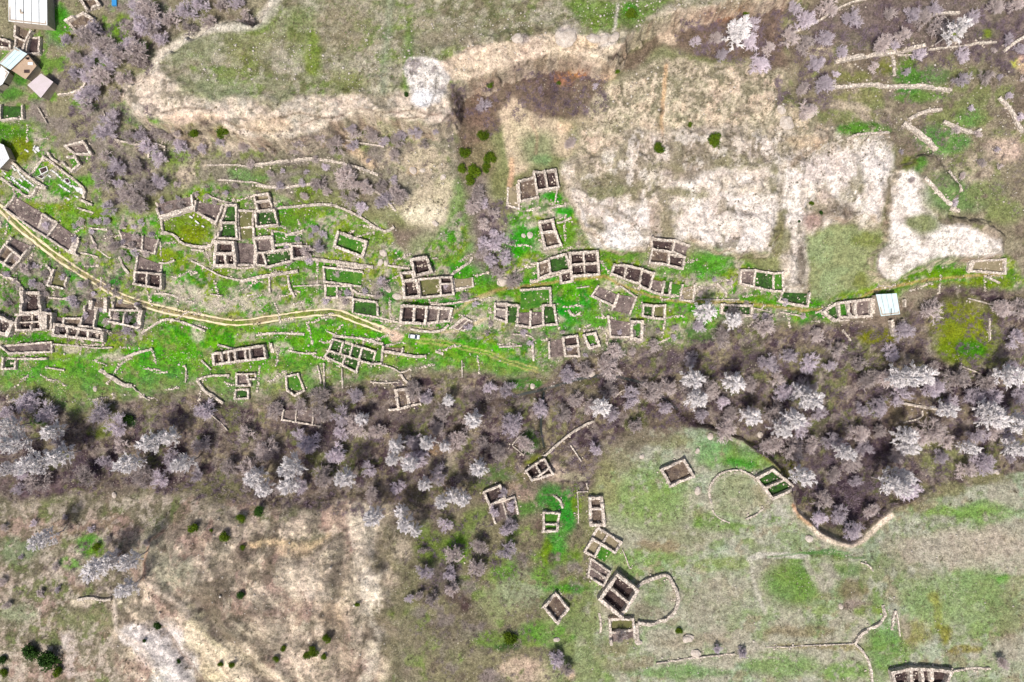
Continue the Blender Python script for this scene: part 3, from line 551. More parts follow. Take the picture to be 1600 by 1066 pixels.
for pl, w_, c_ in ((F(1036,300, 1050,335, 1036,366), 16, (148,140,116)), (F(1222,330, 1208,362, 1216,396), 14, (126,122,84)), (F(1412,235, 1392,290, 1398,330, 1384,368), 9, (134,124,104)), (F(925,292, 960,300), 20, (134,136,100)), (F(930,312, 985,345), 6, (150,138,122)), (F(1248,380, 1254,420, 1250,440), 12, (142,130,118)), (F(1290,210, 1262,240, 1240,260), 8, (170,150,130))): stroke(pl, w_, c_, .85, 4, (9, .2, .42, 105))
stroke(F(255,830, 232,846, 226,880, 224,905), 4, (216,176,150), .8, 2); stroke(F(180,945, 182,985, 215,1005, 240,1035), 6, (236,220,204), .8, 3); stroke(F(540,830, 510,850, 495,860), 4, (100,92,70), .6, 2)
stroke(F(320,1000, 345,1040, 370,1070), 4, (190,164,140), .6, 2); stroke(F(380,990, 395,1010, 400,1050), 8, (140,126,108), .6, 4)
# --- middle bottom
MB_ = F(640,820, 740,790, 900,800, 940,880, 930,960, 900,1100, 900,1400, 640,1400, 660,1062, 606,1010, 648,945, 600,885)
paint(MB_, (140,134,104), 30); mottle(MB_, (((118,108,92), .5, .62, .8), ((124,144,72), .54, .64, .8), (PG, .56, .66, .7)), 12, 20, 104)
for a in ((700,860,50,24,(116,136,60)), (715,860,16,22,(104,156,36)), (620,955,16,8,(112,130,44)), (725,945,10,8,(72,52,58)), (710,935,16,9,(96,80,76)), (780,940,30,30,(150,160,112)), (820,920,40,30,(160,168,134)), (790,890,24,14,(104,150,50)),
          (870,870,40,14,(104,140,36)), (850,900,20,20,(100,146,40)), (890,920,40,8,(70,140,30)), (860,990,50,20,(90,150,40)), (860,780,24,20,(28,136,20)), (885,800,16,36,(30,150,26)), (900,780,9,24,(120,146,30)), (870,850,16,26,(60,150,40)), (855,860,8,20,(110,140,20)),
          (815,790,26,16,(80,130,40)), (775,870,20,14,(130,140,80)), (830,1050,50,20,(214,192,170)), (810,1040,30,14,(206,182,160)), (905,1055,20,10,(236,206,178)), (640,1000,40,30,(132,124,104)), (720,1010,40,30,(134,128,104)), (690,900,30,20,(110,100,100)),
          (870,740,14,14,(226,204,182)), (895,745,26,8,(190,180,150)), (800,765,14,14,(164,140,126)), (820,775,14,10,(176,150,136)), (780,1000,40,14,(110,140,60)), (795,1010,20,6,(50,80,40)), (862,872,7,8,(92,72,78)), (845,820,10,9,(104,84,80))): blob(*a, .8, mot=(9,.25,.46,108))
# --- bottom right meadow
MR = F(935,760, 970,695, 1010,670, 1105,672, 1165,692, 1215,732, 1242,800, 1282,834, 1330,850, 1392,804, 1480,770, 1600,738, 1900,720, 1900,1400, 900,1400, 900,1000, 930,900)
paint(MR, (154,168,126), 5); mottle(MR, (((178,176,158), .5, .6, .7), ((132,158,88), .52, .62, .75), ((168,158,138), .58, .66, .5), ((174,186,160), .52, .6, .7)), 6, 34, 112)
mottle(MR, (((126,142,94), .54, .6, .55), ((190,188,172), .55, .61, .6), ((162,148,122), .57, .62, .6)), 6, 12, 117); mottle(MR, (((182,176,158), .52, .6, .8),), 6, 60, 119)
for a in ((1010,780,70,50,(126,158,74)), (1060,840,50,20,(140,144,108)), (1140,715,50,20,(104,154,60)), (1160,725,26,8,(50,146,20)), (1110,705,30,20,(126,170,110)), (1145,775,34,40,(164,166,138)), (1155,790,20,14,(200,186,172)), (1215,805,20,14,(196,190,180)), (1120,815,40,16,(114,150,60)),
          (1260,870,60,9,(110,140,60)), (1290,862,40,3,(70,130,60)), (1240,910,44,30,(110,144,62)), (1230,925,12,10,(178,186,166)), (1330,920,26,16,(124,112,80)), (1335,945,26,8,(140,120,114)), (1320,890,26,12,(114,146,80)), (1290,890,10,26,(184,176,160)), (1285,905,20,14,(180,174,158)),
          (1420,860,50,20,(180,172,148)), (1450,860,20,20,(186,188,170)), (1540,850,60,24,(188,172,150)), (1470,940,60,40,(142,164,104)), (1465,960,8,24,(150,140,20)), (1460,935,8,10,(160,146,20)), (1475,990,10,16,(140,136,20)), (1430,990,26,20,(148,144,84)), (1520,900,40,20,(130,160,92)), (1565,905,12,8,(96,160,50)),
          (1500,800,60,9,(124,164,60)), (1540,800,50,16,(130,166,90)), (1580,960,30,40,(140,120,96)), (1510,1015,30,7,(140,130,40)), (1360,955,26,9,(130,156,60)), (1250,985,60,10,(148,134,104)), (1300,1010,100,6,(150,140,100)), (1380,1010,30,40,(104,150,66)), (1220,1040,60,20,(120,156,80)), (1320,1050,40,16,(112,156,60)),
          (1010,960,30,20,(156,150,130)), (1010,955,24,12,(136,128,112)), (1020,925,30,14,(150,160,128)), (1100,940,60,50,(172,166,146)), (1080,1000,60,14,(166,156,134)), (1190,900,40,50,(168,164,144)), (1130,880,50,10,(140,156,90)), (1000,870,60,14,(128,160,86)), (1030,855,40,10,(156,140,110)), (960,1010,30,14,(140,134,104)),
          (1060,1050,90,10,(124,158,96)), (970,1040,40,12,(150,140,116)), (1040,690,40,12,(146,146,104)), (1210,760,10,5,(60,110,30)), (1195,720,14,14,(104,150,40)), (1590,1040,30,10,(170,180,150)), (1415,980,8,20,(176,164,148)), (1000,980,60,6,(150,160,130)), (1235,735,20,14,(120,120,50))): blob(*a, .75, mot=(10,.22,.46,118))
for a in ((965,715,30,24,(146,138,112)), (950,760,20,40,(150,150,104)), (985,690,30,16,(130,118,104)), (935,850,14,40,(140,140,100)), (1010,680,40,14,(134,124,104)), (920,960,20,40,(136,146,92)), (1040,668,30,10,(126,112,98)), (1420,790,30,14,(140,130,100)), (1470,765,40,12,(140,136,100)), (1540,745,40,12,(138,134,98))): blob(*a, .85, mot=(10,.25,.45,121))
for i_, a in enumerate(((604,850,14,26), (612,905,12,20), (596,960,14,22), (608,1010,14,24), (598,1050,16,18), (590,880,10,18), (622,940,12,26), (630,860,14,20), (618,1050,14,24), (640,990,12,20), (606,800,16,18))): blob(*a, ((136,128,104), (214,198,174), (124,116,94))[i_ % 3], .85, mot=(7,.25,.45,126))
blob(1240,912,44,34,(112,146,66),.85,mot=(12,.15,.35,129)); paint(F(1395,850, 1470,832, 1560,822, 1605,845, 1605,900, 1500,888, 1420,878), (194,184,166), 7, .75, (14, .2, .4, 130)); paint(F(1400,900, 1600,905, 1600,975, 1480,985, 1410,950), (146,168,112), 8, .5, (20, .2, .45, 131)); blob(1145,772,30,38,(150,160,118),.6,mot=(10,.2,.4,132)); stroke(F(1115,803, 1110,770, 1122,750, 1150,738, 1170,742, 1185,755), 3, (206,200,180), .6, 1.5)
stroke(F(1172,874, 1186,868, 1230,866, 1262,870), 9, (218,212,198), .95, 2); stroke(F(1174,875, 1180,920, 1196,958), 7, (200,196,178), .85, 2); stroke(F(1264,872, 1278,895, 1292,915), 14, (192,184,168), .8, 4, (9, .25, .45, 127)); stroke(F(1200,870, 1260,862, 1300,866, 1350,872), 3, (84,130,64), .8, 1.5); stroke(F(1262,872, 1300,880, 1340,878, 1365,890), 5, (170,180,140), .6, 2)
stroke(F(1115,803, 1150,812, 1200,822), 6, (176,180,156), .6, 3)
stroke(F(1165,690, 1182,702, 1215,730), 5, (150,146,70), .6, 3)
stroke(F(1243,797, 1262,815, 1282,837, 1305,847, 1330,852, 1350,843, 1376,818, 1392,806), 9, (250,230,206), 1., 2, None, 1, True)
stroke(F(1240,790, 1252,806, 1268,820), 5, (196,150,110), .8, 2)
paint(F(850,950, 935,950, 960,1120, 850,1120), (134,148,98), 24., .8, (18, .3, .5, 122))
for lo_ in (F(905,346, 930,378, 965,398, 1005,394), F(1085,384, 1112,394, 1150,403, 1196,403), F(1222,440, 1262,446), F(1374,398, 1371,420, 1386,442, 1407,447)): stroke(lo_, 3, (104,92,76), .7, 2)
# --- tracks and trails trodden in the ground
ROAD = F(-14,310, 0,325, 25,350, 50,371, 75,391, 100,409, 130,429, 160,447, 185,461, 210,471, 240,480, 270,487, 300,493, 330,499, 350,503, 370,505, 400,502, 430,497, 470,491, 510,487, 530,489, 550,497, 575,507, 600,516)
stroke(ROAD, 12, (132,138,66), .7, 3); stroke(ROAD[:18], 8, (180,156,126), .6, 2, (8, .3, .5, 125))
paint(F(585,508, 605,510, 622,517, 635,524, 628,531, 612,533, 604,526, 596,517), (232,204,180), 2.5, 1)
TRAIL = F(728,475, 745,466, 770,455, 800,449, 830,445, 870,440, 910,437, 945,432, 975,448, 1005,460, 1040,468, 1080,474, 1130,471, 1200,478, 1260,486, 1300,482, 1340,468, 1380,450, 1410,446, 1450,436, 1560,428)
stroke(TRAIL, 4, (184,158,98), .85, 2); stroke(F(640,512, 690,520, 735,510, 760,498), 5, (214,194,160), .8, 2); stroke(F(690,492, 720,482, 745,468, 770,458), 6, (206,184,144), .7, 3)
for dv in (-3, 3): stroke(F(650,531+dv, 700,538+dv, 760,552+dv, 810,570+dv, 840,580+dv), 2.4, (190,186,112), .85, 1.2)
stroke(F(880,500, 870,525, 848,540), 4, (150,140,90), .4, 3)

sl = np.hypot(np.gradient(Z, XS, axis=0), np.gradient(Z, YS, axis=1))      # bare rock wherever it is too steep for soil
st_ = sst(1.5, 2.6, sl+.6*(nz2-.5)); mix(st_*.5, (238,218,194)); mix(st_*sst(.52, .6, nz2)*.5, (150,124,104)); RK = np.maximum(RK, st_)
# ------------------------------------------------------------------ terrain sheet
nx, ny = GX.shape
idx = np.arange(nx*ny).reshape(nx, ny)
Fq = np.stack([idx[:-1, :-1], idx[1:, :-1], idx[1:, 1:], idx[:-1, 1:]], -1).reshape(-1, 4)
m_, t_, b_ = nodes('ground_cover')
at = N(t_, 'ShaderNodeAttribute', attribute_name='cover'); rk = N(t_, 'ShaderNodeAttribute', attribute_name='rock')
a1 = noise_n(t_, .5, 6, .75, 'world'); a2 = noise_n(t_, 1.5, 4, .8, 'world'); a3 = noise_n(t_, .12, 4, .6, 'world')
f1 = maprange(t_, a1.outputs[0], .34, .66, .58, 1.46); f2 = maprange(t_, a2.outputs[0], .34, .66, .58, 1.44)
c_ = mulcol(t_, mulcol(t_, at.outputs['Color'], f1), f2)
# pale stones and dark tufts too small to model
vo = N(t_, 'ShaderNodeTexVoronoi'); vo.inputs['Scale'].default_value = 1.1
gg = N(t_, 'ShaderNodeNewGeometry'); t_.links.new(gg.outputs['Position'], vo.inputs['Vector'])
dk = N(t_, 'ShaderNodeMath', operation='MULTIPLY'); t_.links.new(maprange(t_, vo.outputs['Distance'], .12, .3, 1, 0), dk.inputs[0]); t_.links.new(maprange(t_, a3.outputs[0], .45, .6, 0, .75), dk.inputs[1])
c_ = mixcol(t_, dk.outputs[0], c_, alb((96, 90, 66)))
def flecks(c, scale, r0, r1, gate, lo, hi, amt, colr):
    v_ = N(t_, 'ShaderNodeTexVoronoi'); v_.inputs['Scale'].default_value = scale; t_.links.new(gg.outputs['Position'], v_.inputs['Vector'])
    m1 = N(t_, 'ShaderNodeMath', operation='MULTIPLY'); t_.links.new(maprange(t_, v_.outputs['Distance'], r0, r1, 1, 0), m1.inputs[0]); t_.links.new(maprange(t_, gate, lo, hi, 0, amt), m1.inputs[1])
    m2 = N(t_, 'ShaderNodeMath', operation='MULTIPLY'); t_.links.new(m1.outputs[0], m2.inputs[0]); t_.links.new(maprange(t_, rk.outputs['Fac'], 0, 1, 1, .5), m2.inputs[1])
    return mixcol(t_, m2.outputs[0], c, alb(colr))
a4 = noise_n(t_, .2, 5, .7, 'world'); a5 = noise_n(t_, .09, 4, .7, 'world')
c_ = flecks(c_, .75, .22, .32, a4.outputs[0], .5, .6, .6, (104, 98, 74))
c_ = flecks(c_, .95, .12, .24, a5.outputs[0], .5, .62, .75, (226, 214, 196))
c_ = flecks(c_, 1.6, .14, .26, a4.outputs[0], .42, .56, .28, (92, 90, 62))
hs = N(t_, 'ShaderNodeHueSaturation'); t_.links.new(maprange(t_, a3.outputs[0], .3, .7, .485, .515), hs.inputs['Hue']); t_.links.new(c_, hs.inputs['Color'])
t_.links.new(hs.outputs[0], b_.inputs['Base Color'])
ad = N(t_, 'ShaderNodeMath', operation='ADD'); t_.links.new(a1.outputs[0], ad.inputs[0]); t_.links.new(a2.outputs[0], ad.inputs[1])
bump(t_, b_, ad.outputs[0], .9, .5)
b_.inputs['Roughness'].default_value = .95; b_.inputs['Specular IOR Level'].default_value = .05
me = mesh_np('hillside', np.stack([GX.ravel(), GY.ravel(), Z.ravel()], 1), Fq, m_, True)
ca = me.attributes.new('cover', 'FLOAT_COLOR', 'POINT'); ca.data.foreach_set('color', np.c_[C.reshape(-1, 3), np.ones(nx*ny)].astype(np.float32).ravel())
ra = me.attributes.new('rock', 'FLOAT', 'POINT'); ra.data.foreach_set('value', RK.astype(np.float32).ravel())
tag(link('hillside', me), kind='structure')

def strip(name, pts, widths, mat, dz=.05, offs=(0,), jit=.12, label=None):
    """ribbon(s) draped on the ground along a photo polyline"""
    w = [P(u, v)[:2] for u, v in pts]
    L = [0]
    for a, b in zip(w, w[1:]): L.append(L[-1]+math.dist(a, b))
    s = np.arange(0, L[-1], .7); x = np.interp(s, L, [p[0] for p in w]); y = np.interp(s, L, [p[1] for p in w])
    for _ in range(6):
        x[1:-1] = (x[:-2]+2*x[1:-1]+x[2:])/4; y[1:-1] = (y[:-2]+2*y[1:-1]+y[2:])/4
    tx, ty = np.gradient(x), np.gradient(y); l = np.hypot(tx, ty); nx_, ny_ = -ty/l, tx/l
    wd = np.interp(s, np.linspace(0, L[-1], len(widths)), widths)
    V_, F_ = [], []
    for o in offs:
        o_ = o+jit*1.2*(fbm(s/6, s*0+o, 131, 3)-.5); e1 = wd/2*(1+jit*3*(vnoise(s/1.3, s*0+o, 133)-.5)); e2 = wd/2*(1+jit*3*(vnoise(s/1.3, s*0+o+9, 134)-.5))
        st = len(V_)*0+sum(len(q) for q in V_)
        rows = [o_-e1, o_-e1*.4, o_, o_+e2*.4, o_+e2]
        for j, r in enumerate(rows):
            X, Y = x+nx_*r, y+ny_*r
            V_.append(np.stack([X, Y, ground(X, Y)+dz-(.06 if j in (0, 4) else 0)], 1))
        n_ = len(s)
        for j in range(4):
            a = st+j*n_+np.arange(n_-1); F_.append(np.stack([a, a+n_, a+n_+1, a+1], 1)[:, ::-1])
    return link(name, mesh_np(name, np.concatenate(V_), np.concatenate(F_), mat, True))
tag(strip('dirt_track', ROAD, [.9, .8, .6, .75, .55, .6, .8], M['track'], .06, (-1.05, 1.05), .34), kind='structure')
tag(strip('creek', F(800,620, 850,608, 905,592, 950,585, 1010,600, 1060,640), [1.1], M['water'], .12), kind='structure')
tag(strip('creek', F(850,612, 846,640, 845,672, 850,700), [.8], M['water'], .12), kind='structure')
# ------------------------------------------------------------------ dry stone walls and roofless houses
SEED = [0]; SPILL = []      # SPILL: where stones have fallen off walls
def wall_geo(pts, h, thick, ext=0., drop=.6, seed=0, crumble=.18, close=False):
    """pts: world xy polyline; returns verts, faces of a crumbling wall standing on the ground"""
    pts = [np.array(p, float) for p in pts]
    if ext:
        d = pts[0]-pts[1]; pts[0] = pts[0]+d/np.linalg.norm(d)*ext
        d = pts[-1]-pts[-2]; pts[-1] = pts[-1]+d/np.linalg.norm(d)*ext
    L = [0]
    for a, b in zip(pts, pts[1:]): L.append(L[-1]+np.linalg.norm(b-a))
    n = max(3, int(L[-1]/.62)+1); s = np.linspace(0, L[-1], n)
    x = np.interp(s, L, [p[0] for p in pts]); y = np.interp(s, L, [p[1] for p in pts])
    tx, ty = np.gradient(x), np.gradient(y); l = np.hypot(tx, ty)+1e-9; nx_, ny_ = -ty/l, tx/l
    j = lambda a: (rng.random(n)-.5)*2*a
    g = ground(x, y)
    tooth = crumble*2*(fbm(s/2.2+seed*7.7, s*0+seed*3.1, 141, 3)-.5)*h*.55
    gap = -h*min(.75, crumble*3.2)*sst(.68, .9, vnoise(s/3.2+seed*5.3, s*0+seed, 147))
    top = g+h+tooth+gap+j(.09)
    t2 = thick/2*(.72+.5*fbm(s/1.7+seed*2.3, s*0+seed*1.7, 149, 2))
    jm = min(.13, thick*.14)
    SPILL.append((x, y, nx_, ny_, np.full(n, thick)))
    rows = []
    for off, zz in ((-t2-.08, g-drop), (-t2, g+.25*h), (-t2*.92, top-.06), (-t2*.2, top+j(.08)), (t2*.3, top+j(.08)), (t2*.92, top-.06), (t2, g+.25*h), (t2+.08, g-drop)):
        o = off+j(jm); rows.append(np.stack([x+nx_*o, y+ny_*o, zz+j(.03)], 1))
    k = len(rows); V_ = np.stack(rows, 1).reshape(-1, 3); F_ = []
    for i in range(n-1):
        for q in range(k-1): F_.append((i*k+q, (i+1)*k+q, (i+1)*k+q+1, i*k+q+1)[::-1])
    F_.append(tuple(range(k))[::-1]); F_.append(tuple(range((n-1)*k, n*k)))
    return V_, F_

def add_wall(name, pts, h, thick, mat, parent=None, origin=(0, 0, 0), **kw):
    SEED[0] += 1
    V_, F_ = wall_geo(pts, h, thick, seed=SEED[0], **kw)
    o = obj(name, V_-np.array(origin), F_, mat, parent)
    if parent is None: o.location = origin
    return o
ROOMS = []           # (world quad, kind) for brush that has grown inside
def add_floor(q, kind, parent, origin):
    q = [np.array(p) for p in q]
    nu = max(2, int(max(np.linalg.norm(q[1]-q[0]), np.linalg.norm(q[2]-q[3]))/.8)); nv = max(2, int(max(np.linalg.norm(q[3]-q[0]), np.linalg.norm(q[2]-q[1]))/.8))
    a, b = np.meshgrid(np.linspace(0, 1, nu+1), np.linspace(0, 1, nv+1), indexing='ij')
    xy = [(1-a)*(1-b)*q[0][i]+a*(1-b)*q[1][i]+a*b*q[2][i]+(1-a)*b*q[3][i] for i in (0, 1)]
    z = ground(*xy)+.14+.22*fbm(xy[0]/1.1, xy[1]/1.1, 151, 2)
    V_ = np.stack([xy[0].ravel(), xy[1].ravel(), z.ravel()], 1)-np.array(origin)
    I = np.arange((nu+1)*(nv+1)).reshape(nu+1, nv+1)
    F_ = np.stack([I[:-1, :-1], I[:-1, 1:], I[1:, 1:], I[1:, :-1]], -1).reshape(-1, 4)
    obj('earth_floor', V_, F_, M[{'scrub': 'scrubf'}.get(kind, kind)], parent, smooth=True)
    ROOMS.append((q, kind))
def lerp(a, b, t): return a+(b-a)*t
def house(tile, label, h, rooms, thick=.82, name='roofless_house', cat='ruin', group='roofless stone houses of the village', mat='stone'):
    quads = []
    for r in rooms:
        if r[0] == 'w':
            quads.append(('w', [np.array(P(u, v, h)[:2]) for u, v in T(tile, r[1])], r[2] if len(r) > 2 else thick*1.4)); continue
        pts, kind = r[0], r[1]; o = r[2] if len(r) > 2 else {}
        quads.append(([np.array(P(u, v, o.get('h', h))[:2]) for u, v in T(tile, pts)], kind, o))
    allp = np.array([p for q in quads for p in (q[1] if isinstance(q[0], str) else q[0])])
    cx, cy = allp.mean(0); org = (cx, cy, gz(cx, cy))
    e = tag(empty(name, org), label, cat, group)
    done = []
    def seg(a, b, hh, th):
        for c, d in done:      # a shared wall is built once
            if (np.linalg.norm(a-c) < 1.1 and np.linalg.norm(b-d) < 1.1) or (np.linalg.norm(a-d) < 1.1 and np.linalg.norm(b-c) < 1.1): return
            dc = d-c; ln = np.linalg.norm(dc); dc = dc/ln; nn_ = np.array([-dc[1], dc[0]])
            if all(abs((p-c)@nn_) < .8 and -.8 < (p-c)@dc < ln+.8 for p in (a, b)): return
        done.append((a, b)); add_wall('wall', [a, b], hh, th, M[mat], e, org, ext=th*.42, crumble=.14 if hh > 2 else .28)
    for q in quads:
        if isinstance(q[0], str):
            add_wall('wall', q[1], h, q[2], M[mat], e, org); continue
        (A_, B_, C_, D_), kind, o = q
        sk = o.get('skip', ''); hh = o.get('h', h); th = o.get('t', thick)
        if 't' not in sk: seg(A_, B_, hh, th)
        if 'r' not in sk: seg(B_, C_, hh, th)
        if 'b' not in sk: seg(C_, D_, hh, th)
        if 'l' not in sk: seg(D_, A_, hh, th)
        for f in o.get('cols', ()): seg(lerp(A_, B_, f), lerp(D_, C_, f), hh*.95, th*.85)
        for f in o.get('rows', ()): seg(lerp(A_, D_, f), lerp(B_, C_, f), hh*.95, th*.85)
        add_floor((A_, B_, C_, D_), kind, e, org)
    return e

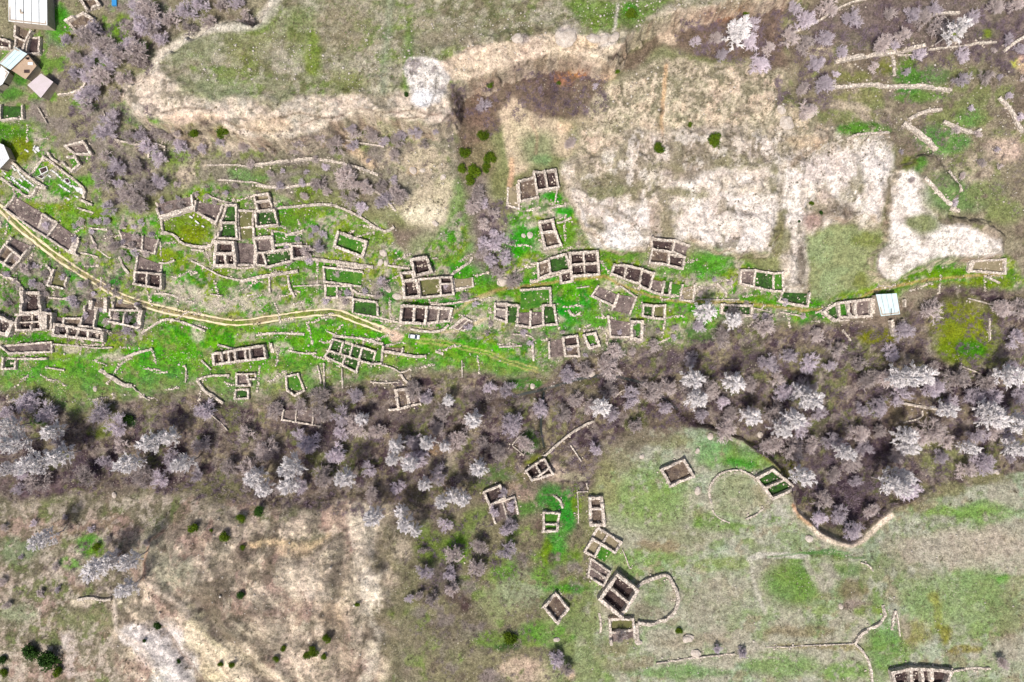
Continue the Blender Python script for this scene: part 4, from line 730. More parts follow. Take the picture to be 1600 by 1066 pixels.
HOUSES = [
('p1', 'long low ruin of three cells hard against the uphill verge of the dirt track', 1.3, [((151,-163,470,30,385,215,40,-30),'scrub',{'skip':'t'}), ((470,30,625,135,515,290,385,215),'grey'), ((625,135,860,300,760,450,515,290),'scrub',{'skip':'t'}), ('w',(740,440,870,495),.9), ('w',(845,310,800,470),2.6)]),
('p1', 'roofless house with one dark partitioned room below the first bend of the track', 2.2, [((50,370,230,520,120,640,-60,520),'brown',{'cols':(.5,)}), ((100,290,320,390,230,520,60,370),'scrub',{'skip':'t'})]),
('p1', 'small open-backed ruin of three wall stubs in brush between track and courtyard houses', 1.6, [((590,650,740,740,690,860,515,820),'olive',{'skip':'t'})]),
('b1', 'overgrown two-cell ruin uphill of the track, brush over its roofless rooms', 1.3, [((740,375,985,430,960,515,755,470),'scrub',{'cols':(.6,),'skip':'t'})]),
('b1', 'small square house with two black rooms alone above the track', 2.6, [((840,630,1000,645,1000,735,830,705),'dark',{'cols':(.46,)}), ((855,530,1000,585,1000,645,840,630),'scrub',{'skip':'t','h':1.0})]),
('p2', 'tall house of five rooms with a broad pale wall, below the track', 2.8, [((235,190,420,200,440,405,225,425),'dark',{'t':1.3}), ((170,440,430,430,450,600,175,612),'dark',{'cols':(.58,),'rows':(.5,)}), ('w',(480,405,485,605),2.6), ((515,420,565,430,560,600,515,605),'dark',{'skip':'l'})]),
('p2', 'thick-walled dark room standing next to the five-room house with the broad wall', 2.6, [((-60,450,130,530,70,665,-60,640),'dark',{'t':1.6})]),
('p2', 'narrow row of five small dark rooms facing the green slope', 2.4, [((600,545,1130,640,1130,728,585,668),'dark',{'cols':(.25,.46,.7,.87)})], 1.1),
('p2', 'low brushy cells behind the narrow row of five rooms', 1.5, [((705,478,880,482,870,570,700,540),'brown',{'skip':'b'}), ((560,460,700,480,690,560,555,590),'scrub',{'skip':'lt'})]),
('p2', 'ruin with a long north-south wall and a green strip yard', 2.0, [((935,345,1065,395,1030,580,885,565),'scrub',{'skip':'t'}), ((1075,400,1200,405,1190,622,1045,588),'green',{'skip':'rt'})]),
('p2', 'three-sided rubble hut with thick pale walls just under the track', 1.9, [((1005,300,1170,280,1165,392,995,362),'brown',{'skip':'t','t':1.5})]),
('p2', 'two-room house with a broad pale gable wall just under the track', 2.4, [((1220,385,1550,395,1525,585,1205,515),'dgreen',{'cols':(.48,)}), ('w',(1555,385,1528,585),1.7), ((1240,300,1500,345,1540,390,1230,375),'brown',{'skip':'t'})]),
('p2', 'long narrow brush-filled ruin with double front wall at the edge of the green slope', 1.3, [((0,790,560,745,570,850,90,868),'scrub'), ('w',(170,930,515,930),.9)]),
('p2', 'tiny square cell with green floor below the long brush-filled ruin', 1.4, [((30,925,165,930,160,1040,15,1040),'dgreen')]),
('p3', 'tumbled hall with a broad pinkish front wall over the round green yard', 2.0, [((150,190,560,110,575,245,205,355),'scrub',{'skip':'t'}), ('w',(205,355,575,245),1.8)]),
('p3', 'slanting brush-choked room on the shoulder of the round green yard', 2.0, [((605,175,905,215,830,410,590,280),'scrub',{'skip':'t'})]),
('p3', 'two green cells stacked uphill beside the round green yard', 2.2, [((935,212,1055,215,1055,410,880,410),'dgreen'), ((890,415,1050,415,1062,590,850,580),'dgreen')]),
('p3', 'grassy pair of low cells between the round yard and the ladder of rooms', 1.2, [((1075,275,1240,280,1240,460,1075,460),'olive'), ((1080,460,1245,460,1255,580,1095,592),'olive',{'skip':'b'})]),
('p3', 'black three-room house joined to a walled grey yard below the round green yard', 2.9, [((830,625,1020,630,1030,752,825,755),'dark',{'t':1.2}), ((820,755,1035,755,1045,885,815,890),'dark',{'cols':(.5,),'t':1.2}), ((1035,630,1262,645,1258,878,1045,882),'scrub',{'skip':'t','h':1.8})]),
('p4', 'ladder of three rooms one above the other, the lowest green', 2.2, [((120,105,272,90,290,160,130,180),'dry'), ((130,180,290,160,310,262,165,282),'brown'), ((130,285,340,268,375,435,145,455),'dgreen')]),
('p4', 'green garden plot with a stepped stone edge', 1.0, [((315,500,470,535,480,645,335,662),'green',{'skip':'r'}), ((470,545,640,535,640,635,480,648),'green',{'skip':'lr'})], .8),
('p4', 'brushy cell with thick side walls between stepped garden plot and grey yard', 1.8, [((118,585,310,572,335,732,138,745),'scrub',{'t':1.2})]),
('p4', 'long green-floored house with a dark passage at its end', 2.2, [((215,745,520,700,535,835,250,905),'dgreen'), ((150,745,215,745,245,885,135,880),'dark'), ((535,665,720,672,720,790,545,812),'dark',{'skip':'r'}), ((340,665,525,650,520,700,345,728),'green',{'skip':'r','h':1.2})]),
('p4', 'freestanding slanting rectangle of stone walls with vivid green floor', 2.0, [((1050,515,1365,625,1320,790,1010,670),'green')], 1.1),
('b2', 'green pair of low rooms and a two-cell hut below the long terrace path', 1.5, [((420,600,660,630,650,720,425,690),'green',{'skip':'r'}), ((430,715,590,720,600,790,430,792),'green',{'cols':(.45,)})], .8),
('b2', 'sunken dark green plot on the uphill verge of the track', 1.6, [((605,800,750,820,760,900,600,880),'dgreen',{'skip':'b'})]),
('p7', 'tilted square tower room with a black floor', 3.2, [((300,112,465,85,525,240,340,295),'dark')], 1.15),
('p7', 'tall narrow house, pale upper cell over a black room, touching the tilted square', 3.0, [((185,262,310,250,330,335,205,350),'olive'), ((205,350,355,340,390,525,225,532),'dark')], 1.1),
('p7', 'wide house of three rooms, one grassy, joined to the tall black room', 2.3, [((378,330,620,310,630,510,405,532),'olive'), ((620,310,745,305,755,378,630,382),'dark'), ((630,382,755,378,770,495,632,510),'scrub')]),
('p7', 'low grassy pen with broken corners east of the wide three-room house', .9, [((768,330,980,318,990,405,785,440),'dry',{'skip':'t'})], .7),
('p7', 'house of two black rooms and a brushy end above the parked car', 2.9, [((195,622,335,630,325,815,180,812),'dark'), ((335,630,475,640,455,825,325,815),'dark'), ((475,640,750,660,720,790,460,822),'scrub',{'cols':(.5,),'h':1.8})], 1.1),
('p7', 'small fan-shaped pen of thin walls past the parked car', 1.0, [((880,752,975,800,890,900,745,870),'scrub',{'cols':(.6,)})], .7),
('p7', 'pale-walled cell with a deep green strip room beside it', 1.9, [((1232,600,1360,600,1362,805,1232,765),'grey',{'rows':(.35,)}), ((1372,612,1492,622,1480,812,1370,812),'dgreen',{'skip':'b'})], .9),
('p8', 'high double-room house with black floors under the dry gully', 2.9, [((385,130,625,105,660,300,420,335),'dark',{'cols':(.5,)}), ((215,235,392,188,430,412,235,455),'brown',{'h':2.0}), ((98,310,200,275,222,545,90,500),'dry',{'skip':'t','h':1.0,'t':.8})]),
('p8', 'two-room house set on the grass below the double-room house', 2.5, [((450,692,592,665,620,790,475,806),'dark'), ((475,806,622,790,685,940,510,985),'brown')], 1.05),
('p9', 'sloping house with one dark and one grassy room, joined to the four-room block', 2.2, [((430,225,552,190,570,340,438,388),'brown'), ((552,172,740,120,790,290,570,340),'dgreen')]),
('p9', 'square block of four black rooms with a small hut at its corner', 2.9, [((785,110,1090,92,1112,342,805,368),'dark',{'cols':(.5,),'rows':(.5,)}), ((680,332,800,305,812,420,690,442),'dark',{'h':2.2})], 1.0),
('p10', 'terraced row of seven rooms stepping down along the grassy trail', 2.2, [((215,380,350,390,325,530,185,482),'dark'), ((350,390,530,430,495,590,325,530),'dark'), ((530,440,655,480,605,665,500,612),'dark'), ((655,545,775,570,742,712,605,665),'scrub',{'skip':'t'}), ((775,570,850,580,828,720,742,712),'dgreen',{'skip':'t'}), ((850,590,975,610,950,722,828,720),'green',{'skip':'t','h':1.4}), ((970,640,1110,610,1095,790,950,770),'dry',{'skip':'t','h':1.2})]),
('p10', 'four-room house with a curved back wall dug into the pale rock', 2.3, [((640,80,885,112,865,240,640,205),'dark'), ((640,205,825,240,815,382,605,355),'brown'), ((825,258,1000,295,975,425,815,385),'dark'), ((885,112,1045,170,1000,295,870,240),'scrub',{'skip':'r','h':1.4})]),
('p10', 'green two-cell house under the grassy trail', 1.9, [((540,825,652,840,645,972,530,950),'dgreen'), ((652,840,780,832,772,985,645,972),'olive')], .85),
('p9', 'pair of slanting brush-filled yards below the grassy trail', 1.4, [((1100,480,1325,570,1285,702,1030,585),'scrub',{'skip':'t'}), ((1325,570,1525,602,1450,790,1250,740),'scrub',{'skip':'tb'})], .8),
('p11', 'upright rectangular house with green floor and a wide brushy annex', 2.2, [((1475,160,1592,162,1582,360,1470,350),'green',{'t':1.2}), ((1218,130,1470,172,1466,332,1240,330),'scrub',{'skip':'tr','h':1.6})]),
('p11', 'small tilted square house with vivid green floor above the creek', 2.2, [((945,312,1065,290,1112,425,1000,452),'green')], 1.0),
('p11', 'two dark rooms in line with an open bay, on the brushy bank above the creek', 2.0, [((710,338,865,320,880,432,725,440),'dark'), ((725,440,880,432,890,545,735,542),'brown'), ((555,390,708,350,735,542,560,562),'scrub',{'skip':'tb'})], .9),
('p9', 'L-shaped ruin round a grassy court with one dark green room', 2.0, [((240,522,565,497,575,690,240,740),'green',{'skip':'lb'}), ((485,690,612,690,640,902,490,912),'dgreen'), ((350,762,485,762,490,912,340,942),'scrub',{'skip':'t'}), ((200,772,345,768,335,932,190,912),'scrub',{'skip':'tl'})], .9),
('b3', 'overgrown pair of cells under the pale rock face, half grass', 1.7, [((1430,620,1520,620,1510,722,1425,702),'scrub'), ((1520,620,1640,640,1640,752,1510,722),'dgreen'), ((1640,640,1697,632,1697,748,1640,752),'green')], .8),
('b3', 'two small dark cells below the trail, beside a pale poplar', 1.7, [((1310,835,1395,840,1398,895,1310,885),'dgreen'), ((1395,840,1500,842,1495,906,1398,896),'dgreen')], .9),
('b4', 'dark green cell under the foot of the pale rock spur', 1.8, [((100,757,262,765,250,846,70,812),'dgreen',{'skip':'t'})], .8),
('b4', 'row of four narrow cells running up to the shed with the bluish roof', 2.0, [((350,880,440,825,452,915,425,935),'dgreen'), ((440,825,500,818,516,912,452,915),'green'), ((500,818,546,813,552,912,516,912),'dark'), ((546,813,648,800,648,905,552,912),'scrub')], 1.1),
('b4', 'low pale-walled pen at the thin end of the rock tongue', 1.4, [((1275,562,1482,552,1482,640,1260,622),'dry'), ('w',(1282,562,1262,620),2.0)], .9),
('p5', 'long row of six dark rooms in the middle of the bright green slope', 2.4, [((225,522,472,482,482,606,240,638),'brown',{'cols':(.38,.7)}), ((472,478,782,430,812,566,482,606),'dark',{'cols':(.36,.52)})], 1.0),
('p5', 'cluster of small cells and pens at the wood edge below the six-room row', 1.5, [((490,745,602,745,640,872,490,872),'scrub'), ((605,745,692,740,692,802,610,802),'olive'), ((480,920,616,915,622,1012,470,1022),'dgreen')], .8),
('p5', 'five-sided green pen at the edge of the wood', 1.6, [((1040,772,1170,745,1238,928,1050,922),'green',{'skip':'b'}), ('w',(1050,922,1140,985,1238,928),1.0)], .9),
('p6', 'comb of green-floored cells in two rows on the green slope', 1.8, [((140,212,610,350,572,490,95,342),'dgreen',{'cols':(.25,.48,.7)}), ((95,342,432,450,402,582,50,405),'dgreen',{'cols':(.55,)}), ((610,350,700,300,672,488,572,490),'green',{'skip':'t'})], .85),
('p6', 'narrow shed ruin against a long wall below the parked car', 1.5, [((700,300,915,318,905,376,690,345),'brown',{'skip':'t'})], .9),
('p6', 'three-room ruin half hidden by bare branches where wood meets green slope', 1.9, [((835,782,962,770,985,960,872,992),'brown',{'t':1.2}), ((962,772,1090,780,1110,932,985,960),'scrub',{'rows':(.35,)}), ('w',(760,1002,872,992),.9)], .9),
('c2', 'low overgrown house with three bays inside the wood', 1.4, [((170,432,400,432,400,532,160,492),'scrub',{'cols':(.35,.8),'skip':'t'})], .7),
('r4', 'small square house with dark floor and a brushy annex at the wood corner', 2.2, [((95,412,242,350,288,466,150,532),'dark'), ((150,532,375,456,412,612,200,700),'scrub',{'cols':(.52,),'skip':'b','h':1.3})], .9),
('r4', 'neat house of two black rooms over a half-ruined bay by the creek bend', 2.4, [((482,216,655,106,735,245,540,302),'dark',{'cols':(.52,)}), ('w',(560,290,700,190),.8)], .9),
('c3', 'freestanding square house with brown floor on the open meadow', 2.3, [((935,805,1075,745,1135,845,995,905),'brown')], 1.1),
('r3', 'square house of two rooms on the lip of the wooded pit', 2.3, [((200,340,345,266,526,415,342,532),'dgreen',{'rows':(.52,)})], 1.1),
('r4', 'upright two-room house with thick pale walls east of the bright green strip', 2.2, [((1078,470,1185,466,1212,720,1088,715),'brown',{'rows':(.4,)})], 1.25),
('r4', 'little house with a green half and a rubble half in the bright green strip', 1.8, [((650,602,795,612,772,770,650,775),'green',{'rows':(.62,)})], .95),
('r4', 'slanting house of four pale cells north of the big double-room house', 1.8, [((1155,745,1370,880,1310,970,1100,842),'dry',{'cols':(.42,)}), ((1098,850,1175,905,1120,1010,1030,965),'dry',{'skip':'t'}), ((1175,905,1290,965,1215,1065,1120,1010),'green',{'skip':'trb'})], .95),
('d3', 'brush-filled ladder ruin touching the big double-room house', 1.7, [((495,300,612,380,572,465,475,412),'scrub',{'rows':(.5,)})], .85),
('d3', 'big tall double-room house with thick walls beside the horseshoe fold', 3.6, [((660,400,785,497,685,665,550,552),'dark',{'rows':(.5,)})], 1.4),
('d3', 'two pale cells, one full of brush, south of the big double-room house', 1.9, [((610,676,756,676,765,748,616,760),'olive'), ((616,760,765,748,768,795,620,830),'scrub',{'skip':'b'})], 1.0),
('d3', 'lone diamond-set house with brown floor on the grass', 2.3, [((275,520,350,612,285,700,200,600),'brown')], 1.1),
('d4', 'house of four narrow dark cells beyond the winding meadow wall', 2.4, [((780,1010,895,985,900,1095,800,1100),'dark'), ((895,985,960,990,972,1095,900,1095),'dark'), ((960,990,1020,990,1034,1095,972,1095),'dark'), ((1020,990,1150,1005,1110,1095,1034,1095),'dark')], 1.3),
('q1', 'broken rectangle with a dark floor between green patches by the white-roofed house', 2.0, [((1085,338,1340,190,1530,305,1262,530),'brown',{'t':1.1})], 1.0),
('q1', 'knot of small dark roofless cells below the big white roof', 2.0, [((-60,630,160,690,150,790,-60,780),'dark'), ((235,600,410,682,365,845,220,770),'brown'), ((245,430,505,505,410,682,240,600),'brown',{'skip':'t'})], .8),
('q1', 'square cell with a purple-brown floor next to the big white roof', 1.6, [((480,605,645,620,640,880,430,885),'dark')], .7),
('q1', 'brown-floored ruin between the blue sheet and the white-roofed house', 1.8, [((1310,-40,1550,-60,1640,70,1440,150),'brown',{'t':1.0})], .9),
('q3', 'ruined cottage with brush and a green cell above the graveyard', 1.8, [((1075,85,1370,10,1510,215,1230,215),'scrub'), ((1110,270,1230,250,1310,390,1190,500),'green',{'skip':'l'})], .85),
('q2', 'low brushy pen with a pale corner pillar below the lilac flat roof', 1.4, [((0,790,360,800,365,1000,0,1035),'dgreen',{'skip':'t'})], .7),
]
for hd in HOUSES: house(*hd)

# low field and terrace walls, each a thing
def field_wall(tile, pts, label, h=1.0, th=.8, name='dry_stone_wall', mat='stone_low', cat='stone wall', group='dry stone walls of terraces and yards'):
    w = [P(u, v, h)[:2] for u, v in T(tile, pts)]
    if len(w) > 2:                      # round the corners of a hand-laid line
        q = [w[0]]
        for a, b, c in zip(w, w[1:], w[2:]):
            q += [(b[0]*.75+a[0]*.25, b[1]*.75+a[1]*.25), (b[0]*.75+c[0]*.25, b[1]*.75+c[1]*.25)]
        w = q+[w[-1]]
    cx, cy = np.mean([p[0] for p in w]), np.mean([p[1] for p in w])
    return tag(add_wall(name, w, h, th, M[mat], None, (cx, cy, gz(cx, cy)), crumble=.33), label, cat, group, 'thing')
WALLS = [
('a1', (620,405,540,490,510,550,440,580,360,590), 'wall curving from the lilac flat roof into the bare trees', 1.2, .8),
('a1', (640,690,670,790,720,850), 'short bowed wall under the white tip of the mesa', .9, .5),
('a1', (715,870,915,915,1030,915), 'terrace wall with an enclosure hung on it below the mesa tip', 1.3, .8),
('a1', (810,835,930,885,1030,912), 'thin uphill twin of the double terrace wall below the mesa tip', .9, .5),
('a1', (922,918,925,985), 'short spur wall dropping from the double terrace wall', 1.1, .8),
('a1', (1025,930,1018,1000), 'end wall closing the enclosure below the mesa tip', 1.1, .6),
('a1', (235,670,290,770), 'thin pale wall running downhill from the lilac flat roof', .9, .5),
('a1', (860,30,1000,-30), 'stub of wall among green patches behind the white-roofed house', .8, .5),
('a2', (-10,1027,160,1005,350,985,500,1005,600,1035,690,1062,760,1090), 'long highest terrace wall sweeping under the mesa cliff', 1.2, 1.0),
('a2', (545,870,640,890,720,900,800,915), 'thin broken terrace wall close under the cliff', .8, .6),
('b2', (-10,88,130,105,300,85,420,70), 'second terrace wall above the ladder of rooms', 1.1, .9),
('b2', (90,235,300,215,460,205,540,235,640,280,740,350,810,380,860,350), 'long sagging terrace wall running above the freestanding green rectangle', 1.0, .9),
('b2', (690,100,790,150,870,250), 'pale wall slanting down the bare slope to the rock scar', 1.0, .9),
('b2', (185,395,270,380,300,365), 'short wall edging the stepped garden plot', .9, .6),
('b2', (215,545,330,545,420,560,600,580,730,600), 'wide pale wall of the long terrace path', 1.1, 1.3),
('b2', (-100,690,0,665,150,640,260,625), 'pinkish terrace wall under the black three-room house', 1.1, 1.2),
('b2', (820,590,960,610), 'short wall joining the white boulders to the tilted square room', .9, .8),
('b2', (1100,548,1130,543), 'stub wall off the corner of the tilted square room', .8, .5),
('b2', (1345,535,1335,570,1300,590,1240,630,1210,660), 'crooked pale wall climbing from the wide three-room house', 1.1, 1.0),
('b2', (620,890,760,915,900,950), 'pale retaining wall above the end of the dirt track', .9, .7),
('b2', (1090,835,1200,830,1300,815,1390,795), 'bank wall above the trodden path past the two black rooms', .9, .8),
('b2', (960,985,1060,1005,1160,1000,1200,960), 'pale retaining wall directly above the parked car', 1.0, 1.0),
('b1', (-10,640,100,690,160,760), 'broken wall in the brush beside the five-room house', .9, .6),
('b1', (990,575,1050,575,1085,555), 'short bent wall in the grass above the small two-room house', .9, .7),
('b1', (1190,490,1270,500), 'pale rubble step under the round green yard', .9, .8),
('b1', (1190,560,1290,610,1380,660,1500,685,1600,680), 'long thin wall winding under the black three-room house', .8, .7),
('b1', (880,1010,960,960,1020,925,1090,930,1180,960,1280,1000), 'bent wall along the lower edge of the dirt track', .9, .8),
('b1', (960,765,1040,765,1110,790), 'low bank wall on the uphill verge of the dirt track', .7, .7),
('b1', (480,230,575,262), 'lower rim wall of the graveyard triangle', .9, .7),
('b1', (590,480,680,545), 'thin wall at the foot of the three-cell ruin by the track', .8, .5),
('c1', (330,20,520,35,600,45,700,40), 'white-topped bank wall across the head of the bright slope', .8, .7),
('c1', (620,180,660,215,700,230,760,275,820,280), 'jagged stone bank in the middle of the bright green slope', 1.2, 1.6),
('c1', (820,280,870,330,920,365), 'thin wall running from the jagged bank into the wood', .8, .5),
('c1', (740,115,860,70,950,50), 'pale wall climbing the bright slope toward the track', .9, 1.0),
('c1', (280,165,400,182), 'short pale wall alone in the bright green slope', .8, .8),
('c1', (1225,245,1300,215,1430,215), 'uphill wall of the triangular grass yard at the wood edge', 1.0, .9),
('c1', (1230,250,1280,320,1330,345,1390,390), 'thick whitish lower wall of the triangular grass yard', 1.2, 1.2),
('c1', (1240,385,1340,480,1420,560), 'long straight thin wall cutting down into the wood', .9, .45),
('c1', (1150,150,1160,200,1155,260), 'short pale wall standing in the green beside the triangular yard', .8, .6),
('p6', (140,182,420,200,560,240,700,268), 'bank wall arching over the comb of green cells', .9, .9),
('p6', (680,350,900,380,1070,412,1180,400), 'long pinkish wall with the narrow shed against it', 1.3, 1.1),
('p6', (680,500,770,520,830,545,885,585), 'wall sloping down from the comb of green cells', .9, .7),
('p6', (885,585,950,575,1000,540), 'hooked wall spur at the end of the green garden', .8, .6),
('p6', (890,600,950,695,1040,720,1080,768), 'curved pale wall leading down to the three-room ruin in the wood', 1.1, 1.0),
('p6', (560,690,700,705,880,690), 'lower edge wall of the oval green garden', .9, .6),
('p6', (1370,380,1280,350), 'pale rubble bank in the grass beyond the parked car', .7, .9),
('p6', (1575,450,1578,640), 'straight upright wall at the wood edge', 1.0, .5),
('p6', (240,540,245,760), 'thin upright wall going down from the comb of cells', 1.0, .6),
('p6', (40,480,45,760), 'thin broken wall between the comb of cells and the five-sided pen', .9, .6),
('p5', (280,420,480,470), 'wall leading to the six-room row from its uphill corner', .9, .8),
('p5', (870,400,880,510), 'short thick wall at the broad end of the six-room row', 1.3, 1.2),
('p5', (100,590,210,695), 'pale stub wall at the narrow end of the six-room row', .8, .7),
('p5', (1060,480,1240,520,1380,510), 'low wall wandering over the grass to the comb of cells', .8, .7),
('p5', (1390,650,1420,760,1430,850), 'slanting thin wall between the five-sided pen and the wood', .9, .6),
('p9', (-10,440,60,430,135,465), 'white rubble step on the trail', .9, 1.2),
('p9', (340,430,560,365), 'pale foot wall under the sloping house', .7, .6),
('p9', (860,498,1000,480), 'thin pale wall alone in the vivid green below the four-room block', .7, .5),
('p9', (1340,470,1440,540,1520,600), 'pale edge wall of the trail beside the terraced row', .8, .7),
('p9', (770,740,820,815,900,780), 'bent rubble wall on the vivid green', .8, .9),
('p8', (645,320,620,470), 'thin wall dropping from the high double-room house', 1.0, .6),
('p8', (560,540,640,515,740,505), 'cross wall at the foot of the thin wall', .8, .7),
('p8', (640,700,720,680,800,640), 'pale wall reaching from the two-room house to the rock', .8, .9),
('p11', (0,440,250,430), 'straight pale wall over the grassy track end', .9, .8),
('p11', (370,410,375,500,385,600), 'short upright wall at the end of the grassy track', 1.1, 1.1),
('p11', (150,300,340,310,400,370), 'thin wall bending round grey brush', .8, .6),
('p10', (1140,765,1400,770,1599,765), 'long thin wall under the trail toward the cells', .8, .5),
('b3', (1500,855,1620,880), 'thin wall running from the two small dark cells', .8, .5),
('b4', (75,815,220,850), 'front wall of the dark green cell by the trail', .9, .6),
('b4', (75,880,210,905), 'short pale wall lying in the grass below the trail', .7, .6),
('b4', (300,890,360,860,440,825,540,808), 'curving trail-side wall that meets the row of narrow cells', .9, .7),
('b4', (360,890,430,935,510,930), 'foot wall of the row of narrow cells', .9, .8),
('b4', (690,715,780,722), 'thin ledge wall under the round end of the rock tongue', .7, .5),
('b4', (1250,795,1390,830), 'thin pale wall in the olive meadow', .8, .5),
('b4', (1385,920,1390,1060), 'thin straight wall on the brushy side of the olive meadow', .9, .6),
('b4', (1370,660,1450,700), 'low rubble wall below the pale-walled pen', .8, .7),
('b4', (470,990,520,1060), 'thin wall among bare trees below the narrow cells', .8, .5),
('b4', (985,40,1060,120,1130,200,1200,250), 'pale terrace wall slanting down beside the white rock', 1.0, 1.3),
('b4', (1130,0,1200,90,1212,130), 'short pale terrace wall above the slanting one', 1.0, .9),
('a4', (420,380,600,345,780,325,900,300,985,280), 'broad pale terrace wall with a spur, highest long one in the bare orchard', 1.2, 1.5),
('a4', (1000,310,1200,280,1440,260), 'thin eastern continuation of the broad orchard terrace wall', 1.0, .7),
('a4', (785,340,797,470), 'spur wall joining the two orchard terrace walls', 1.0, 1.0),
('a4', (810,342,1000,335), 'thin lower lip beside the broad orchard terrace wall', .8, .6),
('a4', (390,545,560,530,660,520,740,540,900,530,1060,545,1150,560), 'long lower orchard terrace wall with rubble at its end', 1.2, 1.2),
('a4', (150,210,320,130,420,60,520,10,620,-10), 'wall slanting uphill through dark brush above the orchard terraces', .9, .7),
('a4', (940,110,1080,78,1200,78), 'short pale wall among lilac trees above the orchard terraces', 1.0, .9),
('a4', (1090,160,1180,270), 'broken wall crossing between the lilac trees', .8, .6),
('a4', (500,865,570,832,760,825), 'hooked wall under the vivid green ledge', 1.0, .8),
('a4', (640,840,600,890), 'short stub under the hooked wall', .8, .6),
('a4', (850,765,930,810,980,860,1060,930), 'thick pale wall edging the grassy hollow', 1.1, 1.8),
('a4', (880,745,970,695,1090,680), 'rubble wall at the head of the grassy hollow', 1.0, 1.2),
('a4', (1100,755,1200,800,1290,830,1335,805), 'curved wall between the two grassy hollows', 1.1, 1.2),
('a4', (1450,605,1530,690,1560,770,1597,825), 'long pale wall curving past the pinkish rock beyond the grassy hollows', 1.0, 1.2),
('a4', (1480,315,1540,265,1610,225), 'pale slanting wall beyond the end of the thin orchard wall', 1.0, 1.2),
('d3', (775,480,830,440,900,415,975,395,1000,450,1032,500,1042,570,1010,640,950,690,870,712,785,698), 'horseshoe sheepfold wall on the meadow', 1.4, 1.3),
('c3', (1245,1015,1228,930,1262,860,1310,822,1410,800,1480,830,1535,862), 'large thin oval fold wall against the house on the pit lip', .9, .8),
('d3', (1250,-10,1280,40,1360,75), 'faint lower rim of the oval fold', .5, .5),
('r3', (90,725,190,680,270,620), 'short straight pale wall at the foot of the oval fold', .8, .6),
('d4', (725,590,740,680,650,735,580,770,545,830), 'winding pale wall across the lower meadow', 1.2, 1.1),
('d4', (545,830,590,870,640,950,655,1080), 'low end of the winding wall passing the four-cell house', .9, .9),
('d4', (-10,852,250,840,540,826), 'long thin field wall meeting the winding wall', .6, .45),
('d4', (775,745,785,660,800,622), 'thicker one of two short parallel walls beside the winding wall', .8, .8),
('d4', (805,630,817,700,827,782), 'thinner one of two short parallel walls beside the winding wall', .8, .5),
('d4', (580,322,630,335,658,375), 'small curved white wall at the old field corner', .6, .5),
('d4', (1150,1000,1260,985,1390,985), 'rubble wall running on from the house of four narrow dark cells', .8, .8),
('d3', (900,950,1000,940,1100,920,1250,905,1390,892), 'thin field wall south of the horseshoe fold', .7, .6),
('d3', (545,640,558,700,552,765), 'short wall in the grass between diamond house and the two pale cells', .8, .8),
('d3', (780,700,785,770,790,830), 'rubble end wall below the horseshoe fold', .9, 1.2),
('d3', (690,240,715,300,735,360), 'thin broken wall east of the four pale cells', .6, .4),
('c3', (200,720,320,612,410,548,510,500), 'long wall rising through the brush by the creek bend', 1.2, 1.0),
('c3', (365,650,400,700,432,752), 'wall in the brush above the big lilac trees', .9, .6),
('c3', (640,352,700,300,800,292,920,288), 'pale trail-edge wall under the creek trees', .6, .5),
('c3', (0,650,40,600,75,570), 'leaning wall on the village bank of the creek', .9, .5),
('c3', (5,655,75,715), 'second arm of the leaning wall on the village bank', .9, .5),
('c3', (465,885,475,930), 'short wall stub at the meadow corner', .9, .6),
('r4', (960,408,1060,405), 'head wall of the narrow green strip', .7, .5),
('r4', (962,410,972,600,970,700), 'thin side wall of the narrow green strip', .7, .4),
('r4', (735,440,800,480,825,560), 'pale bank wall at the head of the bright green strip', .8, .8),
('c4', (850,390,960,410,1080,430,1130,425), 'broad pale wall in the middle of the pit wood', 1.0, 1.0),
('c4', (850,512,970,476,965,435), 'hooked thin wall in the pit wood', .9, .6),
('c4', (1200,155,1270,180,1330,205), 'thin wall under bare trees at the olive meadow', .8, .5),
('d1', (480,555,560,540,640,560,690,550), 'crumbling pale bank wall among the toppled-looking poplars', .9, 1.0),
('d2', (1255,320,1300,275), 'small pale wall corner on the middle slope', .7, .5),
('r8', (1060,772,1290,790,1420,800,1520,835,1599,830), 'thin terrace wall just above the ladder of rooms', .8, .6),
('p3', (745,110,900,172,1050,212), 'white-capped wall behind the slanting brush-choked room', .9, .7),
('r8', (960,640,1200,632,1340,650), 'low terrace edge under white blossom below the mesa cliff', .7, .6),
('b1', (560,358,665,366), 'straight thin wall among shrubs uphill of the overgrown two-cell ruin', .9, .6),
('b1', (560,400,590,455,600,490), 'crooked wall stub beside the pale shrub uphill of the track', .9, .7),
('b1', (735,535,765,600,800,640), 'pale collapsed corner next to the small square house', .9, 1.0),
('b1', (285,590,330,640,300,715), 'short thick wall downhill of the track bend', 1.2, .9),
('b1', (15,665,70,665,125,705,125,780), 'hooked garden wall uphill of the five-room house', 1.0, .6),
('b1', (300,790,400,800,470,790), 'low bank wall between the five-room house and the track', .8, .7),
('b1', (500,512,560,522,610,540), 'thin bank wall downhill of the thick stub by the track', .7, .6),
('b1', (1440,600,1520,610,1597,595), 'foot wall under the walled grey yard', .8, .8),
('b1', (1310,770,1385,780), 'front step wall of the open room over the pale rubble', .8, .6),
('b1', (1540,780,1597,765), 'bent end wall of the open room over the pale rubble', .8, .6),
('b2', (80,650,84,760), 'upright wall in shade under the pinkish terrace wall', 1.0, .7),
('b2', (195,650,205,720,240,790), 'crumbled corner wall in brush below the pinkish terrace wall', 1.0, .9),
('b2', (230,720,330,715,410,710), 'low cross wall in the brush beside the two-cell hut', .8, .6),
('b2', (600,740,640,770,760,782), 'curving wall between the two-cell hut and the sunken plot', .9, .8),
('b2', (505,590,590,605,670,600), 'rubble front of the long terrace path above the low rooms', .9, 1.2),
('b2', (1230,755,1290,735,1350,720), 'scalloped low wall of the grassy pen', .7, .6),
